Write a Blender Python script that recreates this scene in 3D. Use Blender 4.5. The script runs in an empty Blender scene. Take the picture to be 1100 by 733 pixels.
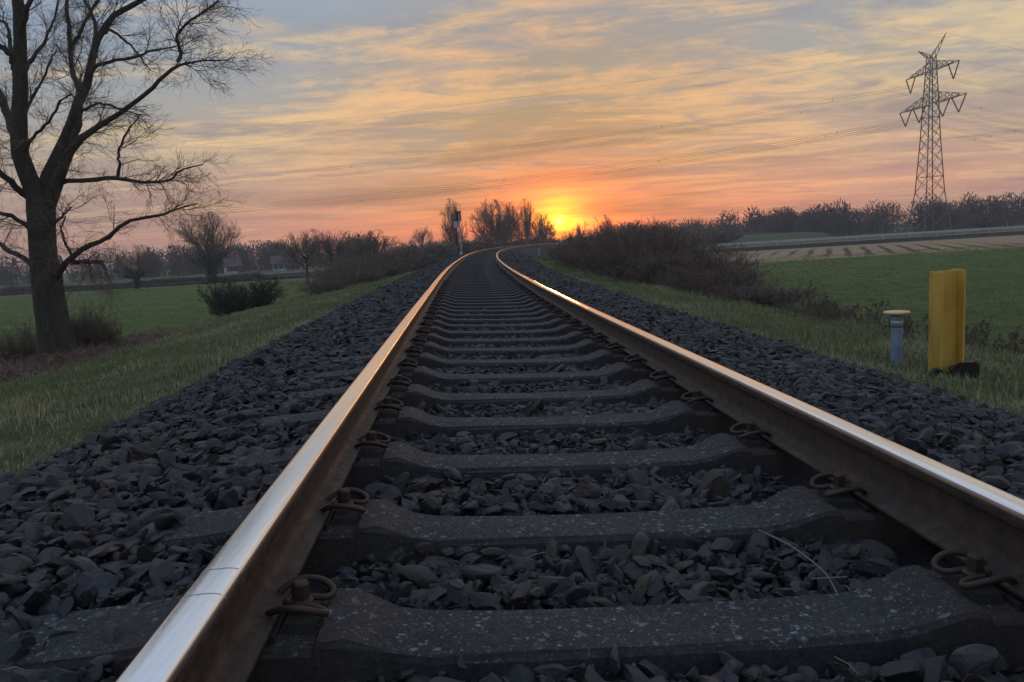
import bpy, math, random
import numpy as np
from mathutils import Vector, Matrix
rng = np.random.default_rng(7)
R_ = math.radians
scene = bpy.context.scene
COL = scene.collection

# ------------------------------------------------------------------ camera maths
CAMZ = 2.8
F_PX, IW, IH = 794.0, 1100.0, 733.0
PITCH, ROLL = 0.12803, 0.05915
_d = np.array([0, math.cos(PITCH), -math.sin(PITCH)])
_r0 = np.array([1., 0, 0]); _u0 = np.cross(_r0, _d)
_c, _s = math.cos(ROLL), math.sin(ROLL)
CR = _c*_r0 - _s*_u0; CU = _c*_u0 + _s*_r0; CD = _d
def ray(px, py):
    return CD + CR*(px-IW/2)/F_PX - CU*(py-IH/2)/F_PX
def at(px, py, Y):
    d = ray(px, py); p = d*(Y/d[1]); p[2] += CAMZ; return p
def proj(P):
    Q = P - np.array([0, 0, CAMZ]); z = Q@CD
    return IW/2+F_PX*(Q@CR)/z, IH/2-F_PX*(Q@CU)/z, z
def visible(P, m=40):
    x, y, z = proj(P)
    return (z > .2) & (x > -m) & (x < IW+m) & (y > -m) & (y < IH+m)

cam = bpy.data.cameras.new('camera'); co = bpy.data.objects.new('camera', cam); COL.objects.link(co)
co.location = (0, 0, CAMZ)
co.rotation_euler = Matrix(((CR[0], CU[0], -CD[0]), (CR[1], CU[1], -CD[1]), (CR[2], CU[2], -CD[2]))).to_euler()
cam.sensor_width = 36; cam.lens = 36*F_PX/IW; cam.clip_start = .02; cam.clip_end = 6000
scene.camera = co

# ------------------------------------------------------------------ track line
DS = .25
S = np.arange(-1, 216, DS)
_k = np.interp(S, [0, 15, 30, 50, 80, 120, 200, 300], [-.0062, .1909, .1444, .2881, .5687, .6153, .6153, .6153])*1e-2
TH = -.0638+np.concatenate([[0], np.cumsum(_k[:-1]*DS)])
TX = .3962+np.concatenate([[0], np.cumsum(np.sin(TH[:-1])*DS)])
TY = -1+np.concatenate([[0], np.cumsum(np.cos(TH[:-1])*DS)])
TZ = CAMZ-.5313+np.interp(S, [0, 10, 25, 45, 70, 100, 150, 420], [0, 0, .082, .225, .396, .532, .579, .197])
CANT = .05
def tframe(s):
    s = np.asarray(s, float)
    h = np.interp(s, S, TH)
    C = np.stack([np.interp(s, S, TX), np.interp(s, S, TY), np.interp(s, S, TZ)], -1)
    n = np.stack([np.cos(h)*math.cos(CANT), -np.sin(h)*math.cos(CANT), -math.sin(CANT)+0*h], -1)
    t = np.stack([np.sin(h), np.cos(h), 0*h], -1)
    u = np.cross(n, t)
    return C, n, t, u
def xc(y): return np.interp(y, TY, TX)
def ch(y): return np.cos(np.interp(y, TY, TH))
def shz(y): return np.interp(y, [0, 25, 45, 70, 100, 150], [0, .08, .22, .37, .46, .46])   # the bank climbs a little with the track
def tz(y): return np.interp(y, TY, TZ)
# ground height (world z) as a function of offset o from the track centre
PO = np.array([-2000, -13.2, -12.3, -10.8, -8, -5, -3.1, 3.05, 4.2, 6.2, 8.9, 10.2, 2000.])
PZ = np.array([0, 0, .05, .46, .86, 1.27, 1.52, 1.52, 1.40, 1.05, .12, 0, 0])
def ground_z(x, y):
    o = (x-xc(y))*ch(y); z = np.interp(o, PO, PZ)
    return z+shz(y)*np.clip(z, 0, 1)
BO = np.array([-3.5, -3.1, -1.85, -1.5, -.86, -.70, .70, .86, 1.5, 1.85, 3.05, 3.5])
BZr = np.array([1.38, 1.54, 2.09, None, None, None, None, None, None, 1.93, 1.54, 1.38], dtype=object)
def bed_z(o, y):
    zc = tz(y)
    base = np.interp(o, [-3.5, -3.1, -1.85, 1.85, 3.05, 3.5], [1.36, 1.53, 2.085, 1.925, 1.53, 1.36])+shz(y)
    inner = zc-.268-np.interp(y, [3.5, 8, 14, 40], [0, .022, .040, .050])-o*CANT
    outer = zc-.215-o*CANT
    w = np.clip((np.abs(o)-.74)/.14, 0, 1)
    zin = inner*(1-w)+outer*w
    v = np.clip((np.abs(o)-1.45)/.4, 0, 1)
    return zin*(1-v)+base*v

# ------------------------------------------------------------------ object helpers
def tag(o, label=None, cat=None, group=None, kind=None):
    if label: o['label'] = label
    if cat: o['category'] = cat
    if group: o['group'] = group
    if kind: o['kind'] = kind
    return o
def empty(name, loc=(0, 0, 0), rz=0):
    o = bpy.data.objects.new(name, None); COL.objects.link(o); o.location = loc; o.rotation_euler = (0, 0, rz)
    o.empty_display_size = .2
    return o
def link(name, me, parent=None, loc=None):
    o = bpy.data.objects.new(name, me); COL.objects.link(o)
    if parent: o.parent = parent
    if loc is not None: o.location = loc
    return o
def npmesh(name, V, F, mat, smooth=False, attr=None, mats=None, midx=None):
    """V (n,3); F list of int arrays (m,k)"""
    me = bpy.data.meshes.new(name)
    V = np.asarray(V, np.float32); me.vertices.add(len(V)); me.vertices.foreach_set('co', V.ravel())
    if not isinstance(F, list): F = [F]
    F = [np.asarray(f, np.int32) for f in F if len(f)]
    loops = np.concatenate([f.ravel() for f in F]); sizes = np.concatenate([np.full(len(f), f.shape[1], np.int32) for f in F])
    me.loops.add(len(loops)); me.loops.foreach_set('vertex_index', loops)
    me.polygons.add(len(sizes)); st = np.concatenate([[0], np.cumsum(sizes)[:-1]]).astype(np.int32)
    me.polygons.foreach_set('loop_start', st)
    me.polygons.foreach_set('use_smooth', np.full(len(sizes), smooth))
    for m in (mats or [mat]): me.materials.append(m)
    if midx is not None: me.polygons.foreach_set('material_index', np.asarray(midx, np.int32))
    if attr is not None:
        for k, a in attr.items():
            at_ = me.attributes.new(k, 'FLOAT', 'POINT'); at_.data.foreach_set('value', np.asarray(a, np.float32))
    me.update(calc_edges=True); me.validate()
    return me

class MB:
    def __init__(s): s.V = []; s.F = {}; s.n = 0
    def add(s, V, F):
        V = np.asarray(V, float); F = np.asarray(F, int)
        s.V.append(V); s.F.setdefault(F.shape[1], []).append(F+s.n); s.n += len(V); return s
    def box(s, c, d, M=None, taper=1.0):
        x, y, z = np.asarray(d)/2.
        P = np.array([[a*x*(taper if k > 0 else 1), b*y*(taper if k > 0 else 1), k*z] for k in (-1, 1) for b in (-1, 1) for a in (-1, 1)])
        if M is not None: P = P@np.asarray(M).T
        return s.add(P+np.asarray(c), [[0, 2, 3, 1], [4, 5, 7, 6], [0, 1, 5, 4], [2, 6, 7, 3], [0, 4, 6, 2], [1, 3, 7, 5]])
    def tubes(s, P, r, n=3, cap=False):
        V, F = tubes(P, r, n); s.add(V, F)
        if cap:
            N, K = P.shape[:2]
            idx = np.arange(N*K*n).reshape(N, K, n)
            if n > 4 or n == 3 or n == 4:
                s.F.setdefault(n, []).append(idx[:, 0, ::-1]+s.n-len(V)); s.F.setdefault(n, []).append(idx[:, -1, :]+s.n-len(V))
        return s
    def lathe(s, prof, n=24, c=(0, 0, 0)):
        a = np.linspace(0, 2*np.pi, n, endpoint=False); prof = np.asarray(prof)
        V = np.stack([np.outer(prof[:, 0], np.cos(a)), np.outer(prof[:, 0], np.sin(a)), np.repeat(prof[:, 1:2], n, 1)], -1).reshape(-1, 3)+np.asarray(c)
        i = np.arange(len(prof)-1)[:, None]*n; j = np.arange(n)[None]; k = (j+1) % n
        return s.add(V, np.stack([i+j, i+k, i+n+k, i+n+j], -1).reshape(-1, 4))
    def arrays(s): return np.concatenate(s.V), [np.concatenate(f) for f in s.F.values()]
    def build(s, name, mat, parent=None, smooth=False, **k):
        V, F = s.arrays(); return link(name, npmesh(name, V, F, mat, smooth, **k), parent)

def tubes(P, r, n=3):
    """P (N,K,3), r (N,K)"""
    P = np.asarray(P, float); r = np.asarray(r, float)
    N, K = P.shape[:2]
    T = np.gradient(P, axis=1); T /= np.linalg.norm(T, axis=-1, keepdims=True)+1e-12
    m = P[:, -1]-P[:, 0]; m /= np.linalg.norm(m, axis=-1, keepdims=True)+1e-12
    ref = np.where(np.abs(m[:, 2:3]) < .8, np.array([[0, 0, 1.]]), np.array([[1., 0, 0]]))[:, None]
    A = np.cross(T, ref); A /= np.linalg.norm(A, axis=-1, keepdims=True)+1e-12
    B = np.cross(T, A)
    a = np.linspace(0, 2*np.pi, n, endpoint=False)
    V = P[:, :, None]+r[:, :, None, None]*(A[:, :, None]*np.cos(a)[None, None, :, None]+B[:, :, None]*np.sin(a)[None, None, :, None])
    idx = np.arange(N*K*n).reshape(N, K, n); nx = np.roll(idx, -1, 2)
    F = np.stack([idx[:, :-1], nx[:, :-1], nx[:, 1:], idx[:, 1:]], -1).reshape(-1, 4)
    return V.reshape(-1, 3), F
def unit(v): return v/(np.linalg.norm(v, axis=-1, keepdims=True)+1e-12)
def resample(pts, K):
    pts = np.asarray(pts, float); n = len(pts)
    P = np.vstack([2*pts[0]-pts[1], pts, 2*pts[-1]-pts[-2]])
    out = []
    for u in np.linspace(0, n-1-1e-6, K):
        i = int(u); t = u-i; p0, p1, p2, p3 = P[i], P[i+1], P[i+2], P[i+3]
        out.append(.5*((2*p1)+(-p0+p2)*t+(2*p0-5*p1+4*p2-p3)*t*t+(-p0+3*p1-3*p2+p3)*t**3))
    return np.array(out)
def grow(g, par, prad, n, L, ang, K=6, ratio=.6, up=.15, wander=.2, tmin=.15, rtip=.003, rmax=9, lvar=.35, taperL=.5, away=None):
    par = np.asarray(par); N, P = par.shape[:2]
    ln = np.linalg.norm(np.diff(par, axis=1), axis=-1).sum(1)
    idx = g.choice(N, n, p=ln/ln.sum())
    t = tmin+(1-tmin)*g.random(n)
    f = t*(P-1); i = np.minimum(f.astype(int), P-2); w = (f-i)[:, None]
    p0 = par[idx, i]*(1-w)+par[idx, i+1]*w
    tan = unit(par[idx, i+1]-par[idx, i])
    r0 = np.minimum((prad[idx, i]*(1-w[:, 0])+prad[idx, i+1]*w[:, 0])*ratio, rmax)
    perp = unit(np.cross(tan, g.normal(size=(n, 3))))
    a = (ang*(1+.3*g.normal(size=n)))[:, None]
    d = unit(np.cos(a)*tan+np.sin(a)*perp+np.array([0, 0, up]))
    if away is not None: d = unit(d+.35*unit(p0-away))
    Ls = L*(1+lvar*g.normal(size=n)).clip(.3, 2)*(1-taperL*t)
    step = (Ls/(K-1))[:, None]
    pts = [p0]
    for k in range(K-1):
        pts.append(pts[-1]+d*step); d = unit(d+wander*g.normal(size=(n, 3))+np.array([0, 0, up*.5]))
    rr = np.maximum(r0, rtip)[:, None]*(1-np.linspace(0, 1, K))[None]+rtip*np.linspace(0, 1, K)[None]
    return np.stack(pts, 1), rr

# ------------------------------------------------------------------ materials
def nodes_mat(name):
    m = bpy.data.materials.new(name); m.use_nodes = True; nt = m.node_tree
    return m, nt, nt.nodes['Principled BSDF']
def N(nt, typ, **k):
    n = nt.nodes.new(typ)
    for a, b in k.items():
        if a.startswith('i_'):
            key = a[2:]; n.inputs[int(key) if key.isdigit() else key.replace('_', ' ')].default_value = b
        else: setattr(n, a, b)
    return n
def ramp(nt, fac, stops, interp='LINEAR'):
    r = N(nt, 'ShaderNodeValToRGB'); r.color_ramp.interpolation = interp
    e = r.color_ramp.elements
    while len(e) < len(stops): e.new(.5)
    for x, (p, c) in zip(e, stops): x.position = p; x.color = tuple(c)+(1,) if len(c) == 3 else c
    nt.links.new(fac, r.inputs[0]); return r.outputs[0]
def noise(nt, scale, detail=5, rough=.6, vec=None, dist=0.):
    n = N(nt, 'ShaderNodeTexNoise'); n.inputs['Scale'].default_value = scale; n.inputs['Detail'].default_value = detail
    n.inputs['Roughness'].default_value = rough; n.inputs['Distortion'].default_value = dist
    if vec is not None: nt.links.new(vec, n.inputs['Vector'])
    return n.outputs[0]
def coords(nt, scale=(1, 1, 1), rot=(0, 0, 0), kind='Object'):
    t = N(nt, 'ShaderNodeTexCoord'); m = N(nt, 'ShaderNodeMapping'); m.inputs['Scale'].default_value = scale
    m.inputs['Rotation'].default_value = rot
    nt.links.new(t.outputs[kind], m.inputs[0]); return m.outputs[0]
def mixc(nt, fac, a, b, mode='MIX'):
    m = N(nt, 'ShaderNodeMix', data_type='RGBA', blend_type=mode)
    for s, v in ((m.inputs['Factor'], fac), (m.inputs['A'], a), (m.inputs['B'], b)):
        if hasattr(v, 'is_output'): nt.links.new(v, s)
        else: s.default_value = (tuple(v)+(1,)) if isinstance(v, (tuple, list)) and len(v) == 3 else v
    return m.outputs['Result']
def bump(nt, h, bsdf, strength=.5, dist=.02):
    b = N(nt, 'ShaderNodeBump'); b.inputs['Strength'].default_value = strength; b.inputs['Distance'].default_value = dist
    nt.links.new(h, b.inputs['Height']); nt.links.new(b.outputs[0], bsdf.inputs['Normal'])
def mat(name, stops, scale=5, rough=.85, bs=.3, bd=.01, bscale=None, metal=0., spec=.3, vec=(1, 1, 1), rstops=None, detail=6):
    m, nt, b = nodes_mat(name); v = coords(nt, vec)
    nz = noise(nt, scale, detail, .65, v)
    nt.links.new(ramp(nt, nz, stops), b.inputs['Base Color'])
    b.inputs['Roughness'].default_value = rough; b.inputs['Metallic'].default_value = metal
    b.inputs['Specular IOR Level'].default_value = spec
    if rstops: nt.links.new(ramp(nt, noise(nt, scale*2.3, 5, .6, v), [(a, (c, c, c)) for a, c in rstops]), b.inputs['Roughness'])
    if bs: bump(nt, noise(nt, bscale or scale*4, 8, .7, v), b, bs, bd)
    return m
def math_(nt, op, a, b=None, clamp=False):
    m = N(nt, 'ShaderNodeMath', operation=op); m.use_clamp = clamp
    for i, v in enumerate((a, b)):
        if v is None: continue
        if hasattr(v, 'is_output'): nt.links.new(v, m.inputs[i])
        else: m.inputs[i].default_value = v
    return m.outputs[0]

# stone (colour per stone from attribute 'rnd')
def stone_mat():
    m, nt, b = nodes_mat('ballast_stone')
    a = N(nt, 'ShaderNodeAttribute', attribute_name='rnd')
    c = ramp(nt, a.outputs['Fac'], [(0, (0.011, 0.012, 0.014)), (.22, (0.023, 0.024, 0.029)), (.38, (0.016, 0.017, 0.019)), (.52, (0.035, 0.037, 0.041)), (.62, (0.030, 0.024, 0.020)), (.72, (0.050, 0.036, 0.027)), (.80, (0.020, 0.022, 0.025)), (.88, (0.063, 0.044, 0.031)), (.94, (0.034, 0.030, 0.029)), (1, (0.084, 0.081, 0.076))])
    v = coords(nt)
    nz = noise(nt, 38, 7, .65, v)
    c2 = mixc(nt, ramp(nt, nz, [(.35, (0, 0, 0)), (.75, (.45, .45, .45))]), c, (.08, .078, .074))
    # rust-brown dust patches
    nz2 = noise(nt, 3.0, 4, .6, v)
    c3 = mixc(nt, ramp(nt, nz2, [(.5, (0, 0, 0)), (.8, (.45, .45, .45))]), c2, (.075, .055, .042))
    nt.links.new(c3, b.inputs['Base Color'])
    nt.links.new(ramp(nt, nz, [(.3, (.5, .5, .5)), (.7, (.8, .8, .8))]), b.inputs['Roughness'])
    b.inputs['Specular IOR Level'].default_value = .4
    bump(nt, noise(nt, 110, 8, .7, v), b, .55, .004)
    return m
M = {}
M['stone'] = stone_mat()
M['bed'] = mat('ballast_bed', [(.3, (0.018, 0.018, 0.020)), (.5, (0.032, 0.032, 0.036)), (.7, (0.050, 0.048, 0.048))], 14, .9, .9, .05, 16)

def concrete_mat():
    m, nt, b = nodes_mat('weathered_concrete'); v = coords(nt)
    base = ramp(nt, noise(nt, 4, 8, .7, v), [(.3, (0.031, 0.031, 0.032)), (.55, (0.050, 0.050, 0.050)), (.75, (0.072, 0.068, 0.063))])
    fine = ramp(nt, noise(nt, 60, 6, .7, v), [(.3, (.55, .55, .55)), (.7, (1.25, 1.25, 1.25))])
    c = mixc(nt, 1.0, base, fine, 'MULTIPLY')
    patch = ramp(nt, noise(nt, 5.5, 5, .65, v), [(.36, (.25, .25, .25)), (.56, (1, 1, 1))])
    k = None
    for sc, thr, ds in ((46, .62, .035), (85, .62, .02), (170, .6, .01)):
        vo = N(nt, 'ShaderNodeTexVoronoi'); vo.inputs['Scale'].default_value = sc
        nzv = N(nt, 'ShaderNodeTexNoise', i_Scale=sc*1.5); nt.links.new(v, nzv.inputs['Vector'])
        nt.links.new(mixc(nt, ds, v, nzv.outputs['Color']), vo.inputs['Vector'])
        spots = ramp(nt, vo.outputs['Distance'], [(.0, (1, 1, 1)), (.20, (.75, .75, .75)), (.36, (0, 0, 0))])
        sel = ramp(nt, vo.outputs['Color'], [(1-thr*.75, (0, 0, 0)), (1-thr*.5, (.5, .5, .5)), (.95, (1, 1, 1))])
        q = mixc(nt, 1., mixc(nt, 1., spots, patch, 'MULTIPLY'), sel, 'MULTIPLY')
        k = q if k is None else mixc(nt, 1., k, q, 'LIGHTEN')
    ge = N(nt, 'ShaderNodeNewGeometry'); sz_ = N(nt, 'ShaderNodeSeparateXYZ'); nt.links.new(ge.outputs['True Normal'], sz_.inputs[0])
    k = mixc(nt, 1., k, ramp(nt, sz_.outputs[2], [(.6, (.12, .12, .12)), (.9, (1, 1, 1))]), 'MULTIPLY')   # lichen grows on the upward faces
    c = mixc(nt, k, c, (.42, .44, .43))
    sxx = N(nt, 'ShaderNodeSeparateXYZ'); nt.links.new(v, sxx.inputs[0])
    ra = math_(nt, 'ABSOLUTE', math_(nt, 'SUBTRACT', math_(nt, 'ABSOLUTE', sxx.outputs[0]), .7535))
    rs = math_(nt, 'MULTIPLY', ramp(nt, ra, [(.08, (.8, .8, .8)), (.30, (0, 0, 0))]), ramp(nt, noise(nt, 9, 6, .7, v), [(.35, (.1, .1, .1)), (.65, (1, 1, 1))]))
    c = mixc(nt, rs, c, (.075, .048, .034))
    nt.links.new(c, b.inputs['Base Color']); b.inputs['Roughness'].default_value = .85; b.inputs['Specular IOR Level'].default_value = .3
    h = mixc(nt, .35, noise(nt, 90, 8, .7, v), noise(nt, 14, 6, .7, v))
    bump(nt, h, b, .9, .012)
    return m
M['concrete'] = concrete_mat()

def rail_top():
    m, nt, b = nodes_mat('polished_rail_head'); v = coords(nt, (160, 1.2, 1))
    v2 = coords(nt, (1, 1, 1))
    st = noise(nt, 1.0, 5, .6, v)
    nt.links.new(ramp(nt, st, [(.3, (.78, .79, .80)), (.7, (.92, .92, .91))]), b.inputs['Base Color'])
    b.inputs['Metallic'].default_value = 1
    sp = ramp(nt, noise(nt, 55, 6, .7, v2), [(.45, (.16, .16, .16)), (.62, (.21, .21, .21)), (.76, (.36, .36, .36))])
    nt.links.new(sp, b.inputs['Roughness'])
    h = mixc(nt, .3, st, noise(nt, 220, 5, .6, v2))
    bump(nt, h, b, .05, .001)
    return m
M['railtop'] = rail_top()
M['rust'] = mat('rusty_rail_side', [(.25, (.030, .024, .021)), (.42, (.062, .045, .035)), (.55, (.085, .058, .042)), (.68, (.115, .075, .050)), (.8, (.07, .055, .046))], 22, .7, 1., .005, 90, .15, .35, rstops=[(.3, .5), (.7, .8)])
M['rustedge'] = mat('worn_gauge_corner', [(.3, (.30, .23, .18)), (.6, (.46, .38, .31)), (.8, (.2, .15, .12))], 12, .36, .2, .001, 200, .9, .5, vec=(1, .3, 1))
M['clip'] = mat('rusty_spring_steel', [(.3, (.055, .036, .028)), (.6, (.085, .055, .042)), (.8, (.05, .045, .042))], 40, .6, .6, .002, 300, .5, .4)
M['plastic'] = mat('dark_guide_plate', [(.3, (.02, .02, .022)), (.7, (.04, .038, .036))], 40, .7, .4, .001, 200)

def bark_mat():
    m, nt, b = nodes_mat('bark'); v = coords(nt, (1, 1, .25))
    nz = noise(nt, 11, 8, .72, v, 1.2)
    c = ramp(nt, nz, [(.3, (.030, .024, .019)), (.5, (.07, .058, .045)), (.7, (.12, .10, .078))])
    mo = ramp(nt, noise(nt, 1.6, 5, .6, coords(nt)), [(.42, (0, 0, 0)), (.62, (.7, .7, .7))])
    nt.links.new(mixc(nt, mo, c, (.055, .065, .028)), b.inputs['Base Color']); b.inputs['Roughness'].default_value = .9
    bump(nt, nz, b, 1., .10); return m
M['bark'] = bark_mat()
M['twig'] = mat('twig_bark', [(.3, (0.103, 0.076, 0.060)), (.7, (0.207, 0.152, 0.110))], 3, .8, 0)
M['twig_far'] = mat('hazy_twig_bark', [(.3, (0.120, 0.092, 0.074)), (.7, (0.210, 0.162, 0.126))], .5, .85, 0)
M['twig_red'] = mat('bramble_cane', [(.3, (0.150, 0.088, 0.069)), (.7, (0.250, 0.169, 0.119))], 3, .75, 0)
M['ivy'] = mat('ivy_leaves', [(.3, (.018, .03, .012)), (.7, (.05, .07, .03))], 3, .6, 0)
M['evergreen'] = mat('dark_bush_leaves', [(.3, (.022, .022, .015)), (.7, (.05, .046, .032))], 2, .8, 0)
M['wood_far'] = mat('far_wood_branches', [(.3, (0.057, 0.048, 0.040)), (.7, (0.108, 0.091, 0.074))], .05, .9, 0)

def grass_mat(name, cols):
    m, nt, b = nodes_mat(name)
    a = N(nt, 'ShaderNodeAttribute', attribute_name='rnd')
    c = ramp(nt, a.outputs['Fac'], cols)
    nt.links.new(c, b.inputs['Base Color']); b.inputs['Roughness'].default_value = .7; b.inputs['Specular IOR Level'].default_value = .25
    b.inputs['Subsurface Weight'].default_value = 0
    return m
M['blade'] = grass_mat('verge_grass_blades', [(0, (0.093, 0.132, 0.043)), (.35, (0.155, 0.194, 0.070)), (.6, (0.225, 0.232, 0.101)), (.82, (0.341, 0.295, 0.163)), (1, (0.496, 0.419, 0.264))])
def ground_mat():
    m, nt, b = nodes_mat('verge_ground'); v = coords(nt)
    c1 = ramp(nt, noise(nt, 1.4, 7, .65, v), [(.3, (0.083, 0.105, 0.042)), (.5, (0.135, 0.150, 0.063)), (.62, (0.180, 0.165, 0.090)), (.8, (0.112, 0.090, 0.060))])
    c2 = ramp(nt, noise(nt, 14, 6, .7, v), [(.3, (.5, .5, .5)), (.7, (1.3, 1.3, 1.3))])
    nt.links.new(mixc(nt, 1., c1, c2, 'MULTIPLY'), b.inputs['Base Color']); b.inputs['Roughness'].default_value = .95; b.inputs['Specular IOR Level'].default_value = .1
    bump(nt, noise(nt, 9, 8, .75, v), b, .9, .12); return m
M['ground'] = ground_mat()
def field_mat():
    m, nt, b = nodes_mat('meadow_grass'); v = coords(nt, (.35, 1.0, 1), (0, 0, .05))
    c1 = ramp(nt, noise(nt, .22, 8, .65, v), [(.3, (0.129, 0.168, 0.047)), (.5, (0.168, 0.207, 0.062)), (.7, (0.213, 0.224, 0.087))])
    c2 = ramp(nt, noise(nt, 2.6, 7, .75, v), [(.32, (.45, .45, .42)), (.5, (.95, .95, .95)), (.68, (1.35, 1.3, 1.1))])
    c3 = ramp(nt, noise(nt, .9, 5, .6, v), [(.62, (0, 0, 0)), (.74, (.6, .6, .6))])
    c = mixc(nt, 1., c1, c2, 'MULTIPLY'); c = mixc(nt, c3, c, (.06, .06, .03))
    nt.links.new(c, b.inputs['Base Color']); b.inputs['Roughness'].default_value = .95; b.inputs['Specular IOR Level'].default_value = .1
    bump(nt, noise(nt, 3.5, 8, .8, v), b, 1., .25); return m
M['field'] = field_mat()
def stubble_mat():
    m, nt, b = nodes_mat('stubble_soil'); v = coords(nt, (1, 1, 1), (0, 0, R_(24)))
    w = N(nt, 'ShaderNodeTexWave', wave_type='BANDS', bands_direction='X'); w.inputs['Scale'].default_value = .16
    w.inputs['Distortion'].default_value = 1.6; w.inputs['Detail'].default_value = 3; w.inputs['Detail Scale'].default_value = .6
    nt.links.new(v, w.inputs['Vector'])
    # the ploughed furrows only run over the middle of the field
    g = coords(nt); sx = N(nt, 'ShaderNodeSeparateXYZ'); nt.links.new(g, sx.inputs[0])
    a = math_(nt, 'MULTIPLY', ramp(nt, math_(nt, 'DIVIDE', sx.outputs[0], 200.), [(.13, (0, 0, 0)), (.17, (1, 1, 1)), (.24, (1, 1, 1)), (.28, (.15, .15, .15))]),
              ramp(nt, math_(nt, 'DIVIDE', sx.outputs[1], 200.), [(.33, (.2, .2, .2)), (.36, (1, 1, 1)), (.46, (1, 1, 1)), (.5, (.1, .1, .1))]))
    f = math_(nt, 'MULTIPLY', ramp(nt, w.outputs['Fac'], [(.6, (0, 0, 0)), (.95, (.85, .85, .85))]), a)
    c1 = ramp(nt, noise(nt, .6, 7, .7, coords(nt, (.3, 1, 1))), [(.3, (.27, .185, .10)), (.5, (.37, .26, .145)), (.7, (.45, .325, .19))])
    c = mixc(nt, f, c1, (.045, .035, .026))
    nt.links.new(c, b.inputs['Base Color']); b.inputs['Roughness'].default_value = .95; b.inputs['Specular IOR Level'].default_value = .1
    bump(nt, noise(nt, 3, 8, .8), b, .8, .15); return m
M['stubble'] = stubble_mat()
M['asphalt'] = mat('road_asphalt', [(.3, (.045, .045, .047)), (.7, (.065, .065, .068))], 2, .6, .2, .01, 30, spec=.6)
M['galv'] = mat('galvanised_steel', [(.3, (.42, .44, .47)), (.7, (.58, .6, .63))], 8, .45, .1, .002, 60, .6)
M['soil'] = mat('ditch_soil', [(.3, (.03, .026, .02)), (.7, (.06, .05, .035))], 3, .95, .8, .1, 8)
M['yellow'] = mat('weathered_yellow_paint', [(.25, (.33, .19, .035)), (.4, (.58, .36, .065)), (.62, (.72, .46, .09)), (.75, (.60, .39, .10))], 7, .6, .25, .002, 60, vec=(1, 1, .35))
M['yellowcap'] = mat('yellow_cap_plastic', [(.3, (.70, .54, .26)), (.7, (.80, .64, .34))], 12, .5, .1, .001, 60)
M['pipe'] = mat('blue_grey_pipe', [(.3, (.16, .21, .27)), (.55, (.24, .31, .40)), (.75, (.33, .38, .44))], 9, .5, .2, .002, 60, .1)
M['pylon'] = mat('pylon_steel', [(.3, (.15, .135, .12)), (.7, (.22, .20, .18))], .5, .6, 0)
M['insul'] = mat('insulator_glass', [(.3, (.10, .085, .07)), (.7, (.16, .13, .11))], 2, .4, 0)
M['wire'] = mat('aluminium_cable', [(.3, (.10, .095, .09)), (.7, (.15, .14, .13))], .5, .6, 0, metal=0)
M['signal'] = mat('signal_black', [(.3, (.02, .022, .025)), (.7, (.04, .042, .045))], 5, .6, 0)
M['plate'] = mat('pale_blue_enamel', [(.3, (.38, .45, .55)), (.7, (.50, .56, .64))], 5, .5, 0)
M['wall_white'] = mat('white_render', [(.3, (.40, .41, .43)), (.7, (.50, .50, .50))], 1, .9, 0)
M['wall_brick'] = mat('brick_wall', [(.3, (.18, .09, .06)), (.7, (.28, .14, .09))], 2, .9, 0)
M['roof'] = mat('roof_tiles', [(.3, (.09, .07, .065)), (.7, (.15, .11, .10))], 3, .8, 0)
M['glass'] = mat('window_glass', [(.3, (.05, .06, .08)), (.7, (.08, .09, .11))], 1, .1, 0, spec=.8)
M['hay'] = mat('dead_stem', [(.3, (.12, .085, .06)), (.7, (.24, .19, .13))], 30, .8, .3, .002)
M['deadstalk'] = mat('pale_dry_stalk', [(.3, (.13, .12, .105)), (.7, (.24, .225, .20))], 60, .7, .3, .001)
M['docks'] = mat('dead_dock', [(.3, (.06, .035, .025)), (.7, (.13, .075, .05))], 3, .8, 0)
M['haze'] = None

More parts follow.
